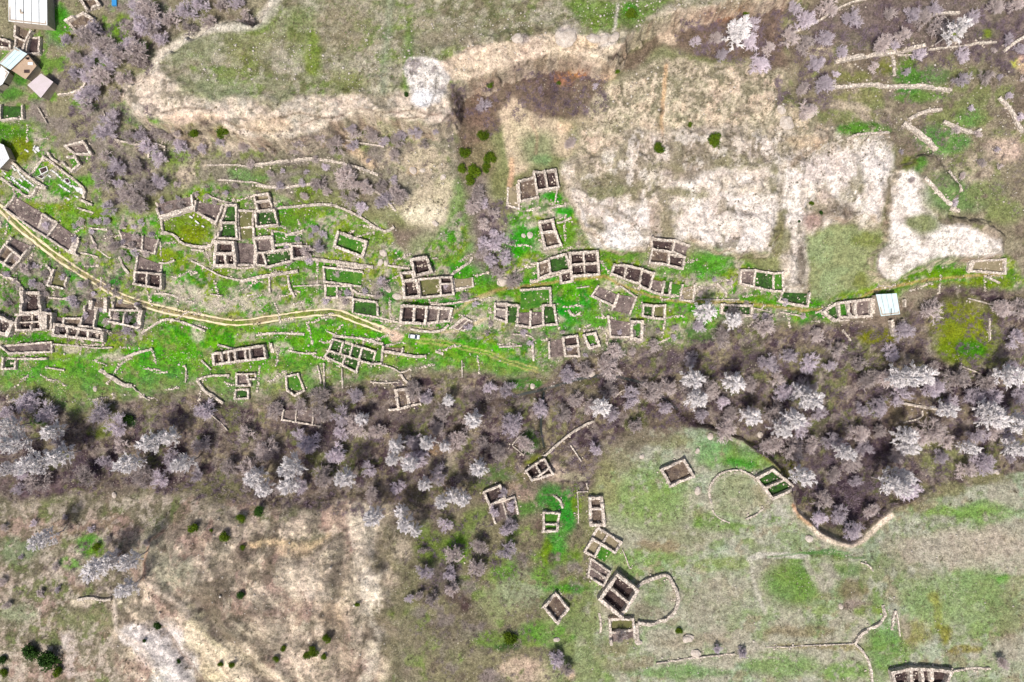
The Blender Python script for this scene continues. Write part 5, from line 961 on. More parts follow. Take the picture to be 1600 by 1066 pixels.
('b2', (1220,985,1290,930,1310,915), 'thin pale wall beyond the fan-shaped pen', .8, .6),
('b2', (440,1000,520,1035,640,1040,740,1060), 'thin bank line across the lime green slope under the track', .6, .6),
('b2', (0,1025,120,1010,300,1020), 'stony line across the green slope under the track', .6, .9),
('b3', (600,900,610,1000), 'upright pair wall of the brushy annex', 1.1, .9),
('b3', (1150,700,1140,800), 'upright stub in the stony patch after the terraced row', .9, .7),
('b3', (1280,700,1340,760,1335,790), 'bent wall in the stony patch beside the terraced row', .9, .8),
('b3', (350,870,385,910,430,880), 'little angular wall corner on vivid grass', .8, .6),
('b3', (120,700,240,660,320,640), 'foot wall joining sloping house and corner hut', .8, .6),
('b1', (1215,250,1290,300,1350,335), 'inner wall of the round green yard, hall side', 1.3, .9),
('b1', (1345,400,1325,455,1280,478,1200,470,1125,452,1085,400,1040,385,1000,390), 'great curved lower wall of the round green yard', 1.3, 1.0),
('b1', (1000,290,1015,390), 'short west wall of the round green yard', 1.1, .9),
]
for w in WALLS: field_wall(w[0], w[1], w[2], w[3], w[4])
# ------------------------------------------------------------------ roofed houses
def roofed(tile, quad, h, label, roofmat, name='roofed_house', cat='house', slope=(0, 0), sheets=4, extra=None, wallmat='plaster', hip=0.):
    q = [np.array(P(u, v, h)[:2]) for u, v in T(tile, quad)]
    c = sum(q)/4; g = min(gz(*p) for p in q); gm = max(gz(*p) for p in q)
    org = (c[0], c[1], g); e = tag(empty(name, org), label, cat, 'houses that still have roofs')
    top = gm+h-g
    q = [p-c for p in q]; qi = [p*(1-.35/np.linalg.norm(p)) for p in q]
    for i in range(4):                                        # four wall slabs with thickness
        a, b = qi[i], qi[(i+1) % 4]; d = (b-a)/np.linalg.norm(b-a); nrm = np.array([-d[1], d[0]])
        if nrm@(-(a+b)) < 0: nrm = -nrm
        a2, b2 = a+d*.01*i, b-d*(.55+.003*i)
        v = [(*p, z) for z in (-.8, top-.12-.004*i) for p in (a2, b2, b2+nrm*.5, a2+nrm*.5)]
        obj('wall', v, [(3,2,1,0), (4,5,6,7), (0,1,5,4), (1,2,6,5), (2,3,7,6), (3,0,4,7)], M[wallmat], e)
    rf = empty('roof', (0, 0, 0)); rf.parent = e
    for k in range(sheets):                                   # lapped sheets
        t0, t1 = k/sheets, (k+1)/sheets-(.018 if sheets > 1 and k < sheets-1 else 0)
        A_, B_ = lerp(q[0], q[1], t0), lerp(q[0], q[1], t1); D_, C_ = lerp(q[3], q[2], t0), lerp(q[3], q[2], t1)
        nr = 8; V_ = []; Fc = []
        for i in range(nr+1):
            f = i/nr; a, b = lerp(A_, B_, f), lerp(D_, C_, f)
            for j in range(4):
                r = j/3; p = lerp(a, b, r); zz = top-.05+slope[0]*(t0+(t1-t0)*f-.5)+slope[1]*(r-.5)+(.035 if i % 2 else 0)*(sheets > 1)+.012*(k % 2)
                if hip: zz += hip*(.5-abs(r-.5))*2
                V_ += [(*p, zz), (*p, zz-.1)]
        for i in range(nr):
            for j in range(3):
                o = (i*4+j)*2; p = ((i+1)*4+j)*2
                Fc += [(o, o+2, p+2, p), (o+1, p+1, p+3, o+3)]
        for i in range(nr): Fc += [(i*8, (i+1)*8, (i+1)*8+1, i*8+1), (i*8+6, i*8+7, (i+1)*8+7, (i+1)*8+6)]
        for j in range(3): Fc += [(j*2, j*2+1, j*2+3, j*2+2), (nr*8+j*2, nr*8+j*2+2, nr*8+j*2+3, nr*8+j*2+1)]
        obj('roof_sheet', V_, Fc, M[roofmat], rf)
    return e, q, top
e, q, top = roofed('q1', (180,-130,790,-130,812,440,190,385), 4.2, 'large house under a plain white sheet roof with a small vent mark', 'sheet', slope=(.2, -.5), sheets=5)
v, f = boxv(-.55, .55, -.28, .28, 0, .55, .02); c = lerp(lerp(q[0], q[1], .36), lerp(q[3], q[2], .36), .7); v += np.array([*c, top-.15]); obj('vent', v, f, M['plaster'], e)
v, f = boxv(-.2, .2, -.6, .6, 0, .35, .02); v += np.array([c[0]-.6, c[1]+.7, top-.15]); obj('vent', v, f, M['plaster'], e)
e, q, top = roofed('q2', (245,-175,455,-60,225,235,30,115), 3.6, 'house with a tilted pale blue-white sheet roof beside a mud-roofed porch', 'sheetb', slope=(.5, .2), sheets=3)
roofed('q2', (20,140,145,240,55,450,-80,560), 3.0, 'narrow white sheet lean-to along a yellowish wall by the green yard', 'sheet', slope=(-.3, .2), sheets=2)
e, q, top = roofed('q2', (455,-55,615,140,465,385,235,235), 3.0, 'flat mud-roofed porch house with a white panel and dark patch on top', 'mudroof', slope=(.1, .1), sheets=1)
v, f = boxv(-.9, .9, -.5, .5, 0, .12, .02); c = lerp(lerp(q[0], q[1], .6), lerp(q[3], q[2], .6), .18); v += np.array([*c, top+.02]); obj('roof_panel', v, f, M['sheet'], e)
v, f = boxv(-1.0, 1.0, -.6, .6, 0, .1, .02); c = lerp(lerp(q[0], q[1], .75), lerp(q[3], q[2], .75), .6); v += np.array([*c, top+.02]); obj('roof_patch', v, f, M['dark'], e)
v, f = boxv(-.3, .3, -.3, .3, 0, .9, .02); c = lerp(lerp(q[0], q[1], .25), lerp(q[3], q[2], .25), .12); v += np.array([*c, top-.05]); obj('chimney', v, f, M['dark'], e)
roofed('q2', (690,270,885,405,715,692,500,482), 3.4, 'square house with a smooth lilac-white flat roof', 'flatroof', slope=(.05, .1), sheets=1)
roofed('q3', (-130,-10,60,70,170,300,10,500), 3.6, 'house under ribbed grey-white sheets by the graveyard', 'sheet', slope=(.2, .2), sheets=6)
e, q, top = roofed('b4', (668,772,800,765,806,895,686,908), 3.2, 'lone stone shed with a pale bluish sheet roof at the rock tongue', 'sheetb', name='roofed_shed', cat='shed', slope=(.15, -.5), sheets=4)
c = lerp(lerp(q[0], q[1], .56), lerp(q[3], q[2], .56), .82); v, f = boxv(-.12, .12, -1.3, 1.0, -.1, .2, .02); v += np.array([*c, top-.2]); obj('ridge_strip', v, f, M['dark'], e)
for k, (pts, lab) in enumerate((((775,930,795,1030), 'thick pale pillar wall below the bluish-roofed shed, with stub end'), ((842,925,856,1012), 'thinner pale pillar wall below the bluish-roofed shed'), ((858,800,862,850), 'short wall stub in the shade beside the bluish-roofed shed'))):
    field_wall('b4', pts, lab, 1.8, 1.5-.4*k, cat='stone wall')
field_wall('b4', (655,800,660,890), 'rough side wall leaning on the bluish-roofed shed', 2.2, 1.6)

# ------------------------------------------------------------------ graveyard
for k, (pts, lab) in enumerate((((170,330,420,570,760,775), 'middle wall between the two graveyard plots'), ((-20,610,200,760,430,945,540,900,600,765), 'lower wall of the graveyard full of white stones'),
        ((700,250,900,400,1110,560,1290,700,1415,815,1385,960), 'broad pale uphill wall of the graveyard'), ((700,255,590,400,480,560), 'rubble wall closing the uphill graveyard plot'),
        ((430,570,600,690,760,775), 'pale inner lip of the graveyard wall'), ((600,770,690,780,760,790), 'short rubble step at the graveyard corner'),
        ((1310,975,1420,1020,1530,1070), 'tail wall running down from the graveyard'), ((1030,350,1180,520), 'thin white wall uphill of the graveyard'), ((790,190,850,300,960,360), 'thin wall between graveyard and ruined cottage'))):
    field_wall('q3', pts, lab, 1.2, .9)
GR = [75,545,140,625,205,430,235,475,295,505,330,555,365,590,400,630,230,665,280,700,320,735,355,765,400,790,455,825,345,660,450,665,490,700,540,740,
      820,590,940,555,990,605,1060,670,1010,755,1085,805,1140,840,1110,710,1170,750,1230,770,1270,810,1130,970,1275,935,880,510,445,170,615,110,620,150,580,180,1350,870,100,410,215,620]
gm = None
for i, (u, v) in enumerate(T('q3', GR)):
    x, y, z = P(u, v, .4)
    s = 1.0 if i not in (34,) else 1.5
    e = tag(empty('gravestone', (x, y, z), random.uniform(-.3, .3)-.75, (s*random.uniform(.8, 1.2),)*3), 'upright white headstone on a small slab in the walled graveyard' if i not in (32, 33, 34, 35) else 'white stone block lying on the open grass above the graveyard', 'gravestone' if i not in (32, 33, 34, 35) else 'stone block', 'white gravestones' if i not in (32, 33, 34, 35) else 'white blocks on the grass')
    if i in (32, 33, 34, 35): e.name = 'stone_block'
    if gm is None:
        v1, f1 = boxv(-.55, .55, -.3, .3, -.2, .22, .04); v2, f2 = boxv(-.68, -.5, -.3, .3, -.2, .8, .03)
        a = obj('slab', v1, f1, M['grave'], e); b = obj('headstone', v2, f2, M['grave'], e); gm = (a.data, b.data)
    else: link('slab', gm[0], e); link('headstone', gm[1], e)
for i, (pts, lab) in enumerate(((( 640,470,770,420,800,500,690,570), 'large white tomb platform with a dark opening in the uphill graveyard plot'), ((610,600,680,560,740,600,700,640), 'dark open grave pit edged white'), ((1230,760,1400,790,1380,870,1280,850), 'white tomb slabs in the far corner of the graveyard'), ((1060,640,1130,620,1170,700,1120,720), 'grey tomb slab beside the broad graveyard wall'))):
    q = [np.array(P(u, v, .5)[:2]) for u, v in T('q3', pts)]; c = sum(q)/4; z = gz(*c)
    e = tag(empty('tomb', (*c, z)), lab, 'tomb', 'tombs of the graveyard')
    for nm, s, z0, z1, mt in (('base', 1, -.3, .45, 'grave'), ('cover', .72, .45, .62, 'dark' if i in (0, 1, 3) else 'grave')):
        v = [(*((p-c)*s), zz) for zz in (z0, z1) for p in q]; obj(nm, v, [(0,1,2,3), (7,6,5,4), (0,4,5,1), (1,5,6,2), (2,6,7,3), (3,7,4,0)], M[mt], e)

# ------------------------------------------------------------------ parked car
def car():
    x, y, z = P(647, 526, .8)
    e = tag(empty('parked_car', (x, y, z+.02), math.radians(-8)), 'white car parked on the grass at the end of the dirt track', 'car')
    prof = [(-2.2,.35,.55), (-2.15,.75,.8), (-1.2,.92,.84), (1.5,.92,.84), (2.05,.82,.8), (2.2,.4,.55)]
    V_ = []; Fc = []
    for px, pz, w in prof:
        V_ += [(px, -w, .28), (px, -w*1.04, pz*.72), (px, -w*.93, pz), (px, w*.93, pz), (px, w*1.04, pz*.72), (px, w, .28)]
    for i in range(len(prof)-1):
        for j in range(6): Fc.append((i*6+j, i*6+(j+1) % 6, (i+1)*6+(j+1) % 6, (i+1)*6+j))
    Fc += [(5,4,3,2,1,0), tuple(range(30, 36))]
    obj('body', V_, Fc, M['carpaint'], e, smooth=False)
    cab = [(-1.95,.78,.93), (-1.3,.68,1.42), (.35,.68,1.45), (1.2,.78,.93)]
    V_ = [(a, s*b, c) for a, b, c in cab for s in (-1, 1)]
    r = obj('roof', [(-1.35,-.66,1.42), (.38,-.66,1.45), (.38,.66,1.45), (-1.35,.66,1.42), (-1.3,-.6,1.5), (.3,-.6,1.52), (.3,.6,1.52), (-1.3,.6,1.5)], [(3,2,1,0), (4,5,6,7), (0,1,5,4), (1,2,6,5), (2,3,7,6), (3,0,4,7)], M['carpaint'], e)
    obj('windscreen', [V_[4], V_[5], V_[7], V_[6]], [(0,2,3,1)][:0] or [(0,3,2,1)], M['glass'], e)
    obj('rear_window', [V_[0], V_[1], V_[3], V_[2]], [(0,3,2,1)], M['glass'], e)
    obj('side_window', [V_[0], V_[2], V_[4], V_[6]], [(0,3,2,1)], M['glass'], e); obj('side_window', [V_[1], V_[3], V_[5], V_[7]], [(0,1,2,3)], M['glass'], e)
    for wx in (-1.35, 1.35):
        for sy_ in (-.78, .78):
            w = empty('wheel', (wx, sy_, .32)); w.parent = e
            for nm, rr, tt, mt in (('tyre', .33, .11, 'tyre'), ('rim', .2, .12, 'lamp')):
                vv, ff = tubes([(0, -tt, 0)], [(0, tt, 0)], [rr], [rr], 14); ff = [tuple(k) for k in ff]+[tuple(range(14)), tuple(range(27, 13, -1))]
                obj(nm, vv, ff, M[mt], w)
    for sx_, mt, nm in ((2.16, 'lamp', 'headlight'), (-2.16, 'redlamp', 'tail_light')):
        for sy_ in (-.55, .55):
            v, f = boxv(sx_-.06, sx_+.06, sy_-.18, sy_+.18, .55, .7); obj(nm, v, f, M[mt], e)
    for sy_ in (-.93, .93):
        v, f = boxv(.75, .95, sy_-.1, sy_+.1, .88, 1.02); obj('mirror', v, f, M['carpaint'], e)
car()
x, y, z = P(178, 3, .8); v, f = boxv(-.9, .9, -1.3, 1.3, -.2, .8, .15)
tag(obj('blue_sheet', v, f, M['tarp'], None, (x, y, z)), 'small crumpled blue sheet among the bare trees behind the white-roofed house', 'sheet')

# ------------------------------------------------------------------ walkers on the track
def person_mesh(stride):
    J = {'pelvis': (0,0,.95,.15), 'waist': (0,0,1.1,.14), 'chest': (.02,0,1.35,.17), 'neck': (.03,0,1.5,.06), 'head': (.05,0,1.62,.1), 'crown': (.04,0,1.74,.075),
         'shL': (.02,.19,1.43,.07), 'elL': (-.1*stride,.26,1.16,.05), 'haL': (.02-.12*stride,.27,.92,.04), 'shR': (.02,-.19,1.43,.07), 'elR': (.1*stride,-.26,1.16,.05), 'haR': (.02+.16*stride,-.27,.94,.04),
         'hiL': (0,.1,.88,.1), 'knL': (.2*stride,.1,.5,.07), 'anL': (.2*stride-.02,.1,.1,.05), 'toL': (.2*stride+.17,.1,.05,.045), 'hiR': (0,-.1,.88,.1), 'knR': (-.08*stride,-.1,.5,.07), 'anR': (-.28*stride,-.1,.12,.05), 'toR': (-.28*stride+.17,-.1,.05,.045)}
    E = [('pelvis','waist'), ('waist','chest'), ('chest','neck'), ('neck','head'), ('head','crown'), ('chest','shL'), ('shL','elL'), ('elL','haL'), ('chest','shR'), ('shR','elR'), ('elR','haR'),
         ('pelvis','hiL'), ('hiL','knL'), ('knL','anL'), ('anL','toL'), ('pelvis','hiR'), ('hiR','knR'), ('knR','anR'), ('anR','toR')]
    ks = list(J); me = bpy.data.meshes.new('skeleton'); me.from_pydata([J[k][:3] for k in ks], [(ks.index(a), ks.index(b)) for a, b in E], [])
    o = bpy.data.objects.new('skeleton', me); COL.objects.link(o); o.modifiers.new('s', 'SKIN'); sb = o.modifiers.new('d', 'SUBSURF'); sb.levels = sb.render_levels = 1
    for i, k in enumerate(ks): me.skin_vertices[0].data[i].radius = (J[k][3],)*2
    me.skin_vertices[0].data[0].use_root = True
    bpy.context.view_layer.update(); dg = bpy.context.evaluated_depsgraph_get()
    out = bpy.data.meshes.new_from_object(o.evaluated_get(dg)); bpy.data.objects.remove(o); out.materials.clear(); out.materials.append(M['cloth']); return out
pm = [person_mesh(1.), person_mesh(-1.)]
hv, hf = tubes([(0,0,0), (0,0,.06)], [(0,0,.06), (0,0,.13)], [.12,.115], [.115,.05], 10); hf = [tuple(k) for k in hf]+[tuple(range(39, 29, -1))]
hm = bpy.data.meshes.new('hair'); hm.from_pydata([tuple(a) for a in hv], [], hf); hm.materials.append(M['hair'])
for i, (u, v, a) in enumerate(((248.5,480.5,-12), (255,481.5,-12), (275,486.5,-14), (280.5,487.8,-14), (287,485.3,-14), (299,491.5,-14), (310,493,-14), (359,497,0), (364,501,0), (396,506.5,8), (402,506,8), (405,504.6,8), (404,508,8))):
    x, y, z = P(u, v, 1.); e = tag(link('person', pm[i % 2], None, (x, y, z)), 'person in dark clothing walking along the dirt track', 'person', 'walkers on the dirt track')
    e.rotation_euler = (0, 0, math.radians(a+random.uniform(-15, 15)))
    h_ = link('hair', hm, e, (.045, 0, 1.67))

# ------------------------------------------------------------------ boulders
def rock_mesh(seed, n=3):
    import bmesh
    bm = bmesh.new(); bmesh.ops.create_icosphere(bm, subdivisions=n, radius=1)
    r = random.Random(seed); ox = r.uniform(0, 90)
    for v in bm.verts:
        c = v.co.copy()
        k = .62+.75*float(fbm(np.array([c.x*1.3+ox]), np.array([c.y*1.3+c.z*2.1+ox]), 161+seed, 3)[0])
        v.co = Vector((c.x*k, c.y*k*.9, max(c.z*k*.75, -.35)))
    me = bpy.data.meshes.new('boulder'); bm.to_mesh(me); bm.free(); me.materials.append(M['rock']); return me
RM = [rock_mesh(i) for i in range(4)]
BO = [('f',1229,192,10,'large round white boulder alone on the dry slope'), ('f',1264,174,11,'grey-topped boulder at the edge of the lilac brush'), ('f',1221,171,7,'small boulder in brush uphill of the round white one'),
      ('f',599,395,5.5,'round white boulder on top of the pile by the tilted square room'), ('f',594,410,5,'white boulder in the pile below the round one'), ('f',603,411,4.5,'squarish white boulder at the foot of the pile'),
      ('f',785,440,9,'pale slab boulder at the start of the trail'), ('f',621,463,7,'white rubble heap beside the tall black room'), ('f',606,452,5,'white rock under the flowering shrub'), ('f',645,266,6,'yellowish block fallen on the terrace slope'),
      ('f',660,266,4,'small pale wedge of rock on the terrace slope'), ('f',692,277,4.5,'whitish block above the rock scar'), ('f',680,349,5,'rounded white block at the foot of the rock scar'), ('f',828,367,5,'pale rock in the vivid green below the gully'),
      ('f',818,368,3.5,'smaller pale rock beside the vivid green one'), ('f',826,340,3,'little white rock west of the two-room house'), ('f',885,60,13,'dark-veined boulder cracked off the mesa rim'), ('f',873,55,7,'pale split half of the cracked rim boulder'),
      ('f',945,62,12,'grey dome of rock on the mesa rim'), ('f',928,60,9,'pale boulder next to the rim dome'), ('f',960,58,7,'broken pale boulder beside the rim dome'), ('f',808,60,8,'bluish-grey rock on the mesa grass edge'),
      ('f',1003,714,4,'white rock at the edge of the creek wood'), ('f',1090,767,6,'white boulder on the open meadow by the square house'), ('f',1558,738,4,'pale rock on the far meadow'), ('f',178,774,5,'white rock beside the brush of the lower wood'),
      ('f',886,580,4,'square white rock on the creek bank'), ('f',924,584,6,'cluster of pale stones in the creek bed'), ('f',952,598,4,'rounded rock in the creek bed'), ('f',832,603,5,'pale stones where the creek leaves the green'),
      ('f',870,1000,5,'pale stone under the brush south of the diamond house'), ('f',1087,1022,7,'reddish pale block on the thin field wall'), ('f',1075,998,8,'cream rock slab on the meadow south of the fold'), ('f',998,1004,6,'rubble block by the two pale cells'),
      ('f',1188,680,5,'pale block on the plateau lip above the pit wood'), ('f',1110,682,5,'stone cluster on the plateau lip'), ('f',1090,705,4,'small stone on the meadow by the oval fold'), ('f',1265,842,6,'pale rock on the pit rim'), ('f',1342,838,8,'large pale block on the pit rim'),
      ('f',148,608,4,'grey stone on the bright green slope'), ('f',180,500,7,'white rubble heap in the green strip yard'), ('f',735,660,5,'pale rock among streamside poplars'), ('f',690,665,5,'white stones in the streamside brush'), ('f',1314,948,4,'flat pale stone in the old field')]
for i, (t, u, v, r, lab) in enumerate(BO):
    x, y, z = P(u, v, .4); s = r*S*1.05
    o = tag(link('boulder', RM[i % 4], None, (x, y, z+s*.12)), lab, 'boulder', 'loose boulders'); o.scale = (s, s*random.uniform(.75, 1.05), s*.62); o.rotation_euler = (0, 0, random.uniform(0, 6))
for k, (pts) in enumerate((F(296,338, 301,341), F(305,345, 311,350), F(315,353, 319,355))):
    w = [P(u, v, .5) for u, v in pts]; c = [(w[0][i]+w[1][i])/2 for i in range(3)]; L = math.dist(w[0][:2], w[1][:2])
    v, f = boxv(-L/2, L/2, -.3, .3, -.2, .6, .06); o = tag(obj('stone_trough', v, f, M['grave'], None, c), 'white stone trough in the line along the round green yard', 'trough', 'white troughs in the round yard'); o.rotation_euler = (0, 0, math.atan2(w[1][1]-w[0][1], w[1][0]-w[0][0]))
# ------------------------------------------------------------------ bare trees, poplars, bushes
def rot_about(d, ang, az):
    """directions spread by ang from d, at azimuth az"""
    d = d/np.linalg.norm(d); u = np.cross(d, [0, 0, 1.]) if abs(d[2]) < .95 else np.cross(d, [1., 0, 0]); u /= np.linalg.norm(u); w = np.cross(d, u)
    return d*math.cos(ang)+(u*math.cos(az)+w*math.sin(az))*math.sin(ang)
def grow(seed, spread=True):
    r = random.Random(seed); P0, P1, R0, R1, LV = [], [], [], [], []
    def stick(p, d, L, ra, rb, lv, bend=.0):
        n = 2 if lv < 3 else 1; q = p
        for i in range(n):
            d = d+np.array([r.uniform(-1, 1), r.uniform(-1, 1), r.uniform(-.6, .9)])*bend; d = d/np.linalg.norm(d)
            e = q+d*L/n; P0.append(q); P1.append(e); f0, f1 = i/n, (i+1)/n; R0.append(ra+(rb-ra)*f0); R1.append(ra+(rb-ra)*f1); LV.append(lv); q = e
        return q, d
    def at(p, d, L, f): return p+d*L*f
    if spread:
        base = np.zeros(3); th = r.uniform(1.0, 1.8); tip, d = stick(base-np.array([0, 0, .4]), np.array([r.uniform(-.1, .1), r.uniform(-.1, .1), 1.]), th+.4, .2, .15, 0)
        nl = r.randint(7, 13); flat_ = r.uniform(.05, .5); open_ = r.uniform(.8, 1.25)
        for i in range(nl):
            az = i*2.4+r.uniform(-.4, .4); el = r.uniform(flat_, 1.2) if i else 1.5
            d1 = np.array([math.cos(az)*math.cos(el), math.sin(az)*math.cos(el), math.sin(el)]); L1 = r.uniform(1.5, 3.4)*open_
            e1, d1b = stick(tip, d1, L1, .11, .06, 1, .12)
            for j in range(7):
                f = .3+.7*j/6; p = tip+(e1-tip)*f; d2 = rot_about(d1b+np.array([0, 0, .08]), r.uniform(.35, .95), r.uniform(0, 6.28)); L2 = r.uniform(1.1, 1.9)*(1.1-.3*f)
                e2, d2b = stick(p, d2, L2, .06, .035, 2, .15)
                for k in range(7):
                    f2 = .2+.8*k/6; p2 = p+(e2-p)*f2; d3 = rot_about(d2b+np.array([0, 0, .05]), r.uniform(.3, .9), r.uniform(0, 6.28)); L3 = r.uniform(.6, 1.15)
                    e3, d3b = stick(p2, d3, L3, .036, .022, 3)
                    for m in range(3):
                        p3 = p2+(e3-p2)*r.uniform(.3, .9); stick(p3, rot_about(d3b, r.uniform(.4, .9), r.uniform(0, 6.28)), r.uniform(.35, .7), .026, .016, 3)
    else:
        hgt = 17.; q = np.array([0, 0, -.5]); n = 9; rad = .26
        for i in range(n):
            e = q+np.array([r.uniform(-.15, .15), r.uniform(-.15, .15), hgt/n]); P0.append(q); P1.append(e); R0.append(rad*(1-i/n)+.03); R1.append(rad*(1-(i+1)/n)+.03); LV.append(0 if i < 3 else 1); q = e
        pts = np.array([P0[0]]+list(P1))
        for i in range(46):
            f = .3+.68*(i/46); p = np.array([np.interp(f*n, range(n+1), pts[:, k]) for k in range(3)])
            az = i*2.4+r.uniform(-.5, .5); el = r.uniform(.25, .85); L1 = ((1-f)*3.4+1.6)*r.uniform(.75, 1.15)
            d1 = np.array([math.cos(az)*math.cos(el), math.sin(az)*math.cos(el), math.sin(el)])
            e1, d1b = stick(p, d1, L1, .09*(1.2-f), .05, 2, .1)
            for j in range(9):
                g = .4+.6*j/8; p2 = p+(e1-p)*g; d2 = rot_about(d1b+np.array([0, 0, .1]), r.uniform(.2, .7), r.uniform(0, 6.28)); L2 = r.uniform(.6, 1.25)
                e2, d2b = stick(p2, d2, L2, .06, .045, 3)
                for k in range(5):
                    stick(p2+(e2-p2)*r.uniform(.2, 1.), rot_about(d2b+np.array([0, 0, .05]), r.uniform(.3, .9), r.uniform(0, 6.28)), r.uniform(.35, .75), .05, .036, 3)
    P0, P1, R0, R1, LV = map(np.array, (P0, P1, R0, R1, LV))
    return P0, P1, R0, R1, LV
def tree_proto(seed, spread, mb, mt, fat=1.):
    P0, P1, R0, R1, LV = grow(seed, spread); t = LV == 0
    V_, F_ = tubes(P0[t], P1[t], R0[t], R1[t], 6); tm = mesh_np('trunk', V_, F_, mb, True)
    V_, F_ = tubes(P0[~t], P1[~t], R0[~t]*fat, R1[~t]*fat, 3); cm = mesh_np('crown', V_, F_, mt)
    return tm, cm
BT = [tree_proto(i, True, M['bark'], M['twig'] if i % 2 else M['twig2'], (1.25, 1.45, 1.65)[i % 3]) for i in range(8)]
PT = [tree_proto(20+i, False, M['pbark'], M['poplar'], 1.7) for i in range(4)]
def plant(name, protos, u, v, scale, label, cat, group, lift=3., k=None, zs=1.):
    x, y, z = P(u, v, lift); tm, cm = protos[random.randrange(len(protos)) if k is None else k]
    e = tag(empty(name, (x, y, z), random.uniform(0, 6.28), (scale, scale, scale*zs)), label, cat, group)
    link('trunk', tm, e); link('crown', cm, e); return e

LM = [(842,736,'the two-room house by the creek bend'), (1206,757,'the two-room house on the pit lip'), (1385,475,'the shed with the bluish roof'), (640,625,'the three-room ruin at the wood edge'), (470,655,'the three-bay house inside the wood'),
      (780,790,'the small house with a brushy annex'), (1058,738,'the square meadow house'), (1325,470,'the row of narrow cells'), (65,135,'the lilac flat roof'), (40,20,'the big white roof'), (130,225,'the ruined cottage'), (20,100,'the mud-roofed porch'), (270,325,'the tumbled hall'),
      (200,225,'the double terrace wall'), (390,600,'the small cells at the wood edge'), (460,600,'the five-sided pen'), (900,550,'the dark rooms in line above the creek'), (980,510,'the upright green-floored house'), (1175,505,'the two small dark cells'), (330,620,'the triangular grass yard'),
      (900,700,'the long wall rising from the creek bend'), (1380,80,'the broad orchard terrace wall'), (1420,135,'the long orchard terrace wall'), (1475,25,'the short wall among lilac trees'), (1300,25,'the wall slanting through dark brush'), (1440,640,'the broad wall in the pit wood'), (820,690,'the leaning wall on the creek bank'),
      (1490,530,'the olive meadow'), (950,590,'the creek bed'), (1020,605,'the trail-edge wall under the creek trees'), (1335,850,'the pale rim of the pit'), (1110,680,'the stones of the plateau lip'), (240,620,'the jagged stone bank'), (395,770,'the grassy opening below the streamside wood'), (860,810,'the bright green strip'), (1230,192,'the large round white boulder')]
def near(u, v, rmax=55):
    d, n = min(((u-a)**2+(v-b)**2, t) for a, b, t in LM); return n if d < rmax*rmax else None
POP = [(1155,45,1.1), (1492,48,.9), (30,690,1.1), (62,722,1.15), (95,712,1.0), (12,668,1.0), (205,722,1.0), (238,690,1.0), (262,682,.9), (290,722,.9), (398,746,.95), (460,728,1.1), (452,756,.9), (412,765,.8), (540,745,.95), (565,655,.7), (620,697,.8),
       (642,722,.85), (668,690,.75), (740,657,.85), (747,733,.85), (695,697,.6), (700,626,.6), (664,755,.7), (690,782,.7), (706,774,.75), (722,778,.75), (940,636,.95), (1083,592,1.0), (1088,622,1.0), (1150,600,1.0), (1176,650,.9),
       (1265,622,1.1), (1236,655,1.0), (1222,672,.85), (1250,612,.8), (1404,590,1.1), (1445,586,1.1), (1415,680,.95), (1420,698,.85), (1316,706,.8), (1252,744,.95), (1390,756,1.1), (1402,742,.9), (1556,655,1.05), (1592,662,1.05), (1582,588,1.1), (1545,640,.9),
       (1480,640,.8), (70,842,.9), (146,893,1.05), (168,880,.9), (208,874,.8), (196,920,.85), (585,806,.9), (635,818,.85), (625,800,.7), (1105,488,1.0), (1146,500,.8), (80,676,.9), (20,730,.8), (615,715,.7), (650,830,.6), (1510,700,.7), (1590,700,.9)]
for u, v, s in POP:
    if v < 100: lab, g = 'pale leafless poplar of the orchard terraces', 'pale poplars of the orchard terraces'
    elif u < 420 and v > 800: lab, g = 'slender whitish poplar by the bright green hollow of the lower hill', 'pale poplars of the lower hill'
    elif u > 1200: lab, g = 'whitish plume of a bare poplar in the dark wood round the pit', 'pale poplars of the pit wood'
    elif u > 900: lab, g = 'pale bare poplar beside the creek between village and meadow', 'pale poplars by the creek'
    else: lab, g = 'whitish bare poplar in the streamside wood below the bright slope', 'pale poplars of the streamside wood'
    if near(u, v, 48): lab = 'pale leafless poplar close by '+near(u, v, 48)
    lab = ('tall ' if s > 1.04 and 'tall' not in lab else 'short ' if s < .78 else '')+lab
    plant('poplar_tree', PT, u, v, s*1.1, lab, 'poplar', g, 12.*s, None, random.uniform(.85, 1.25))

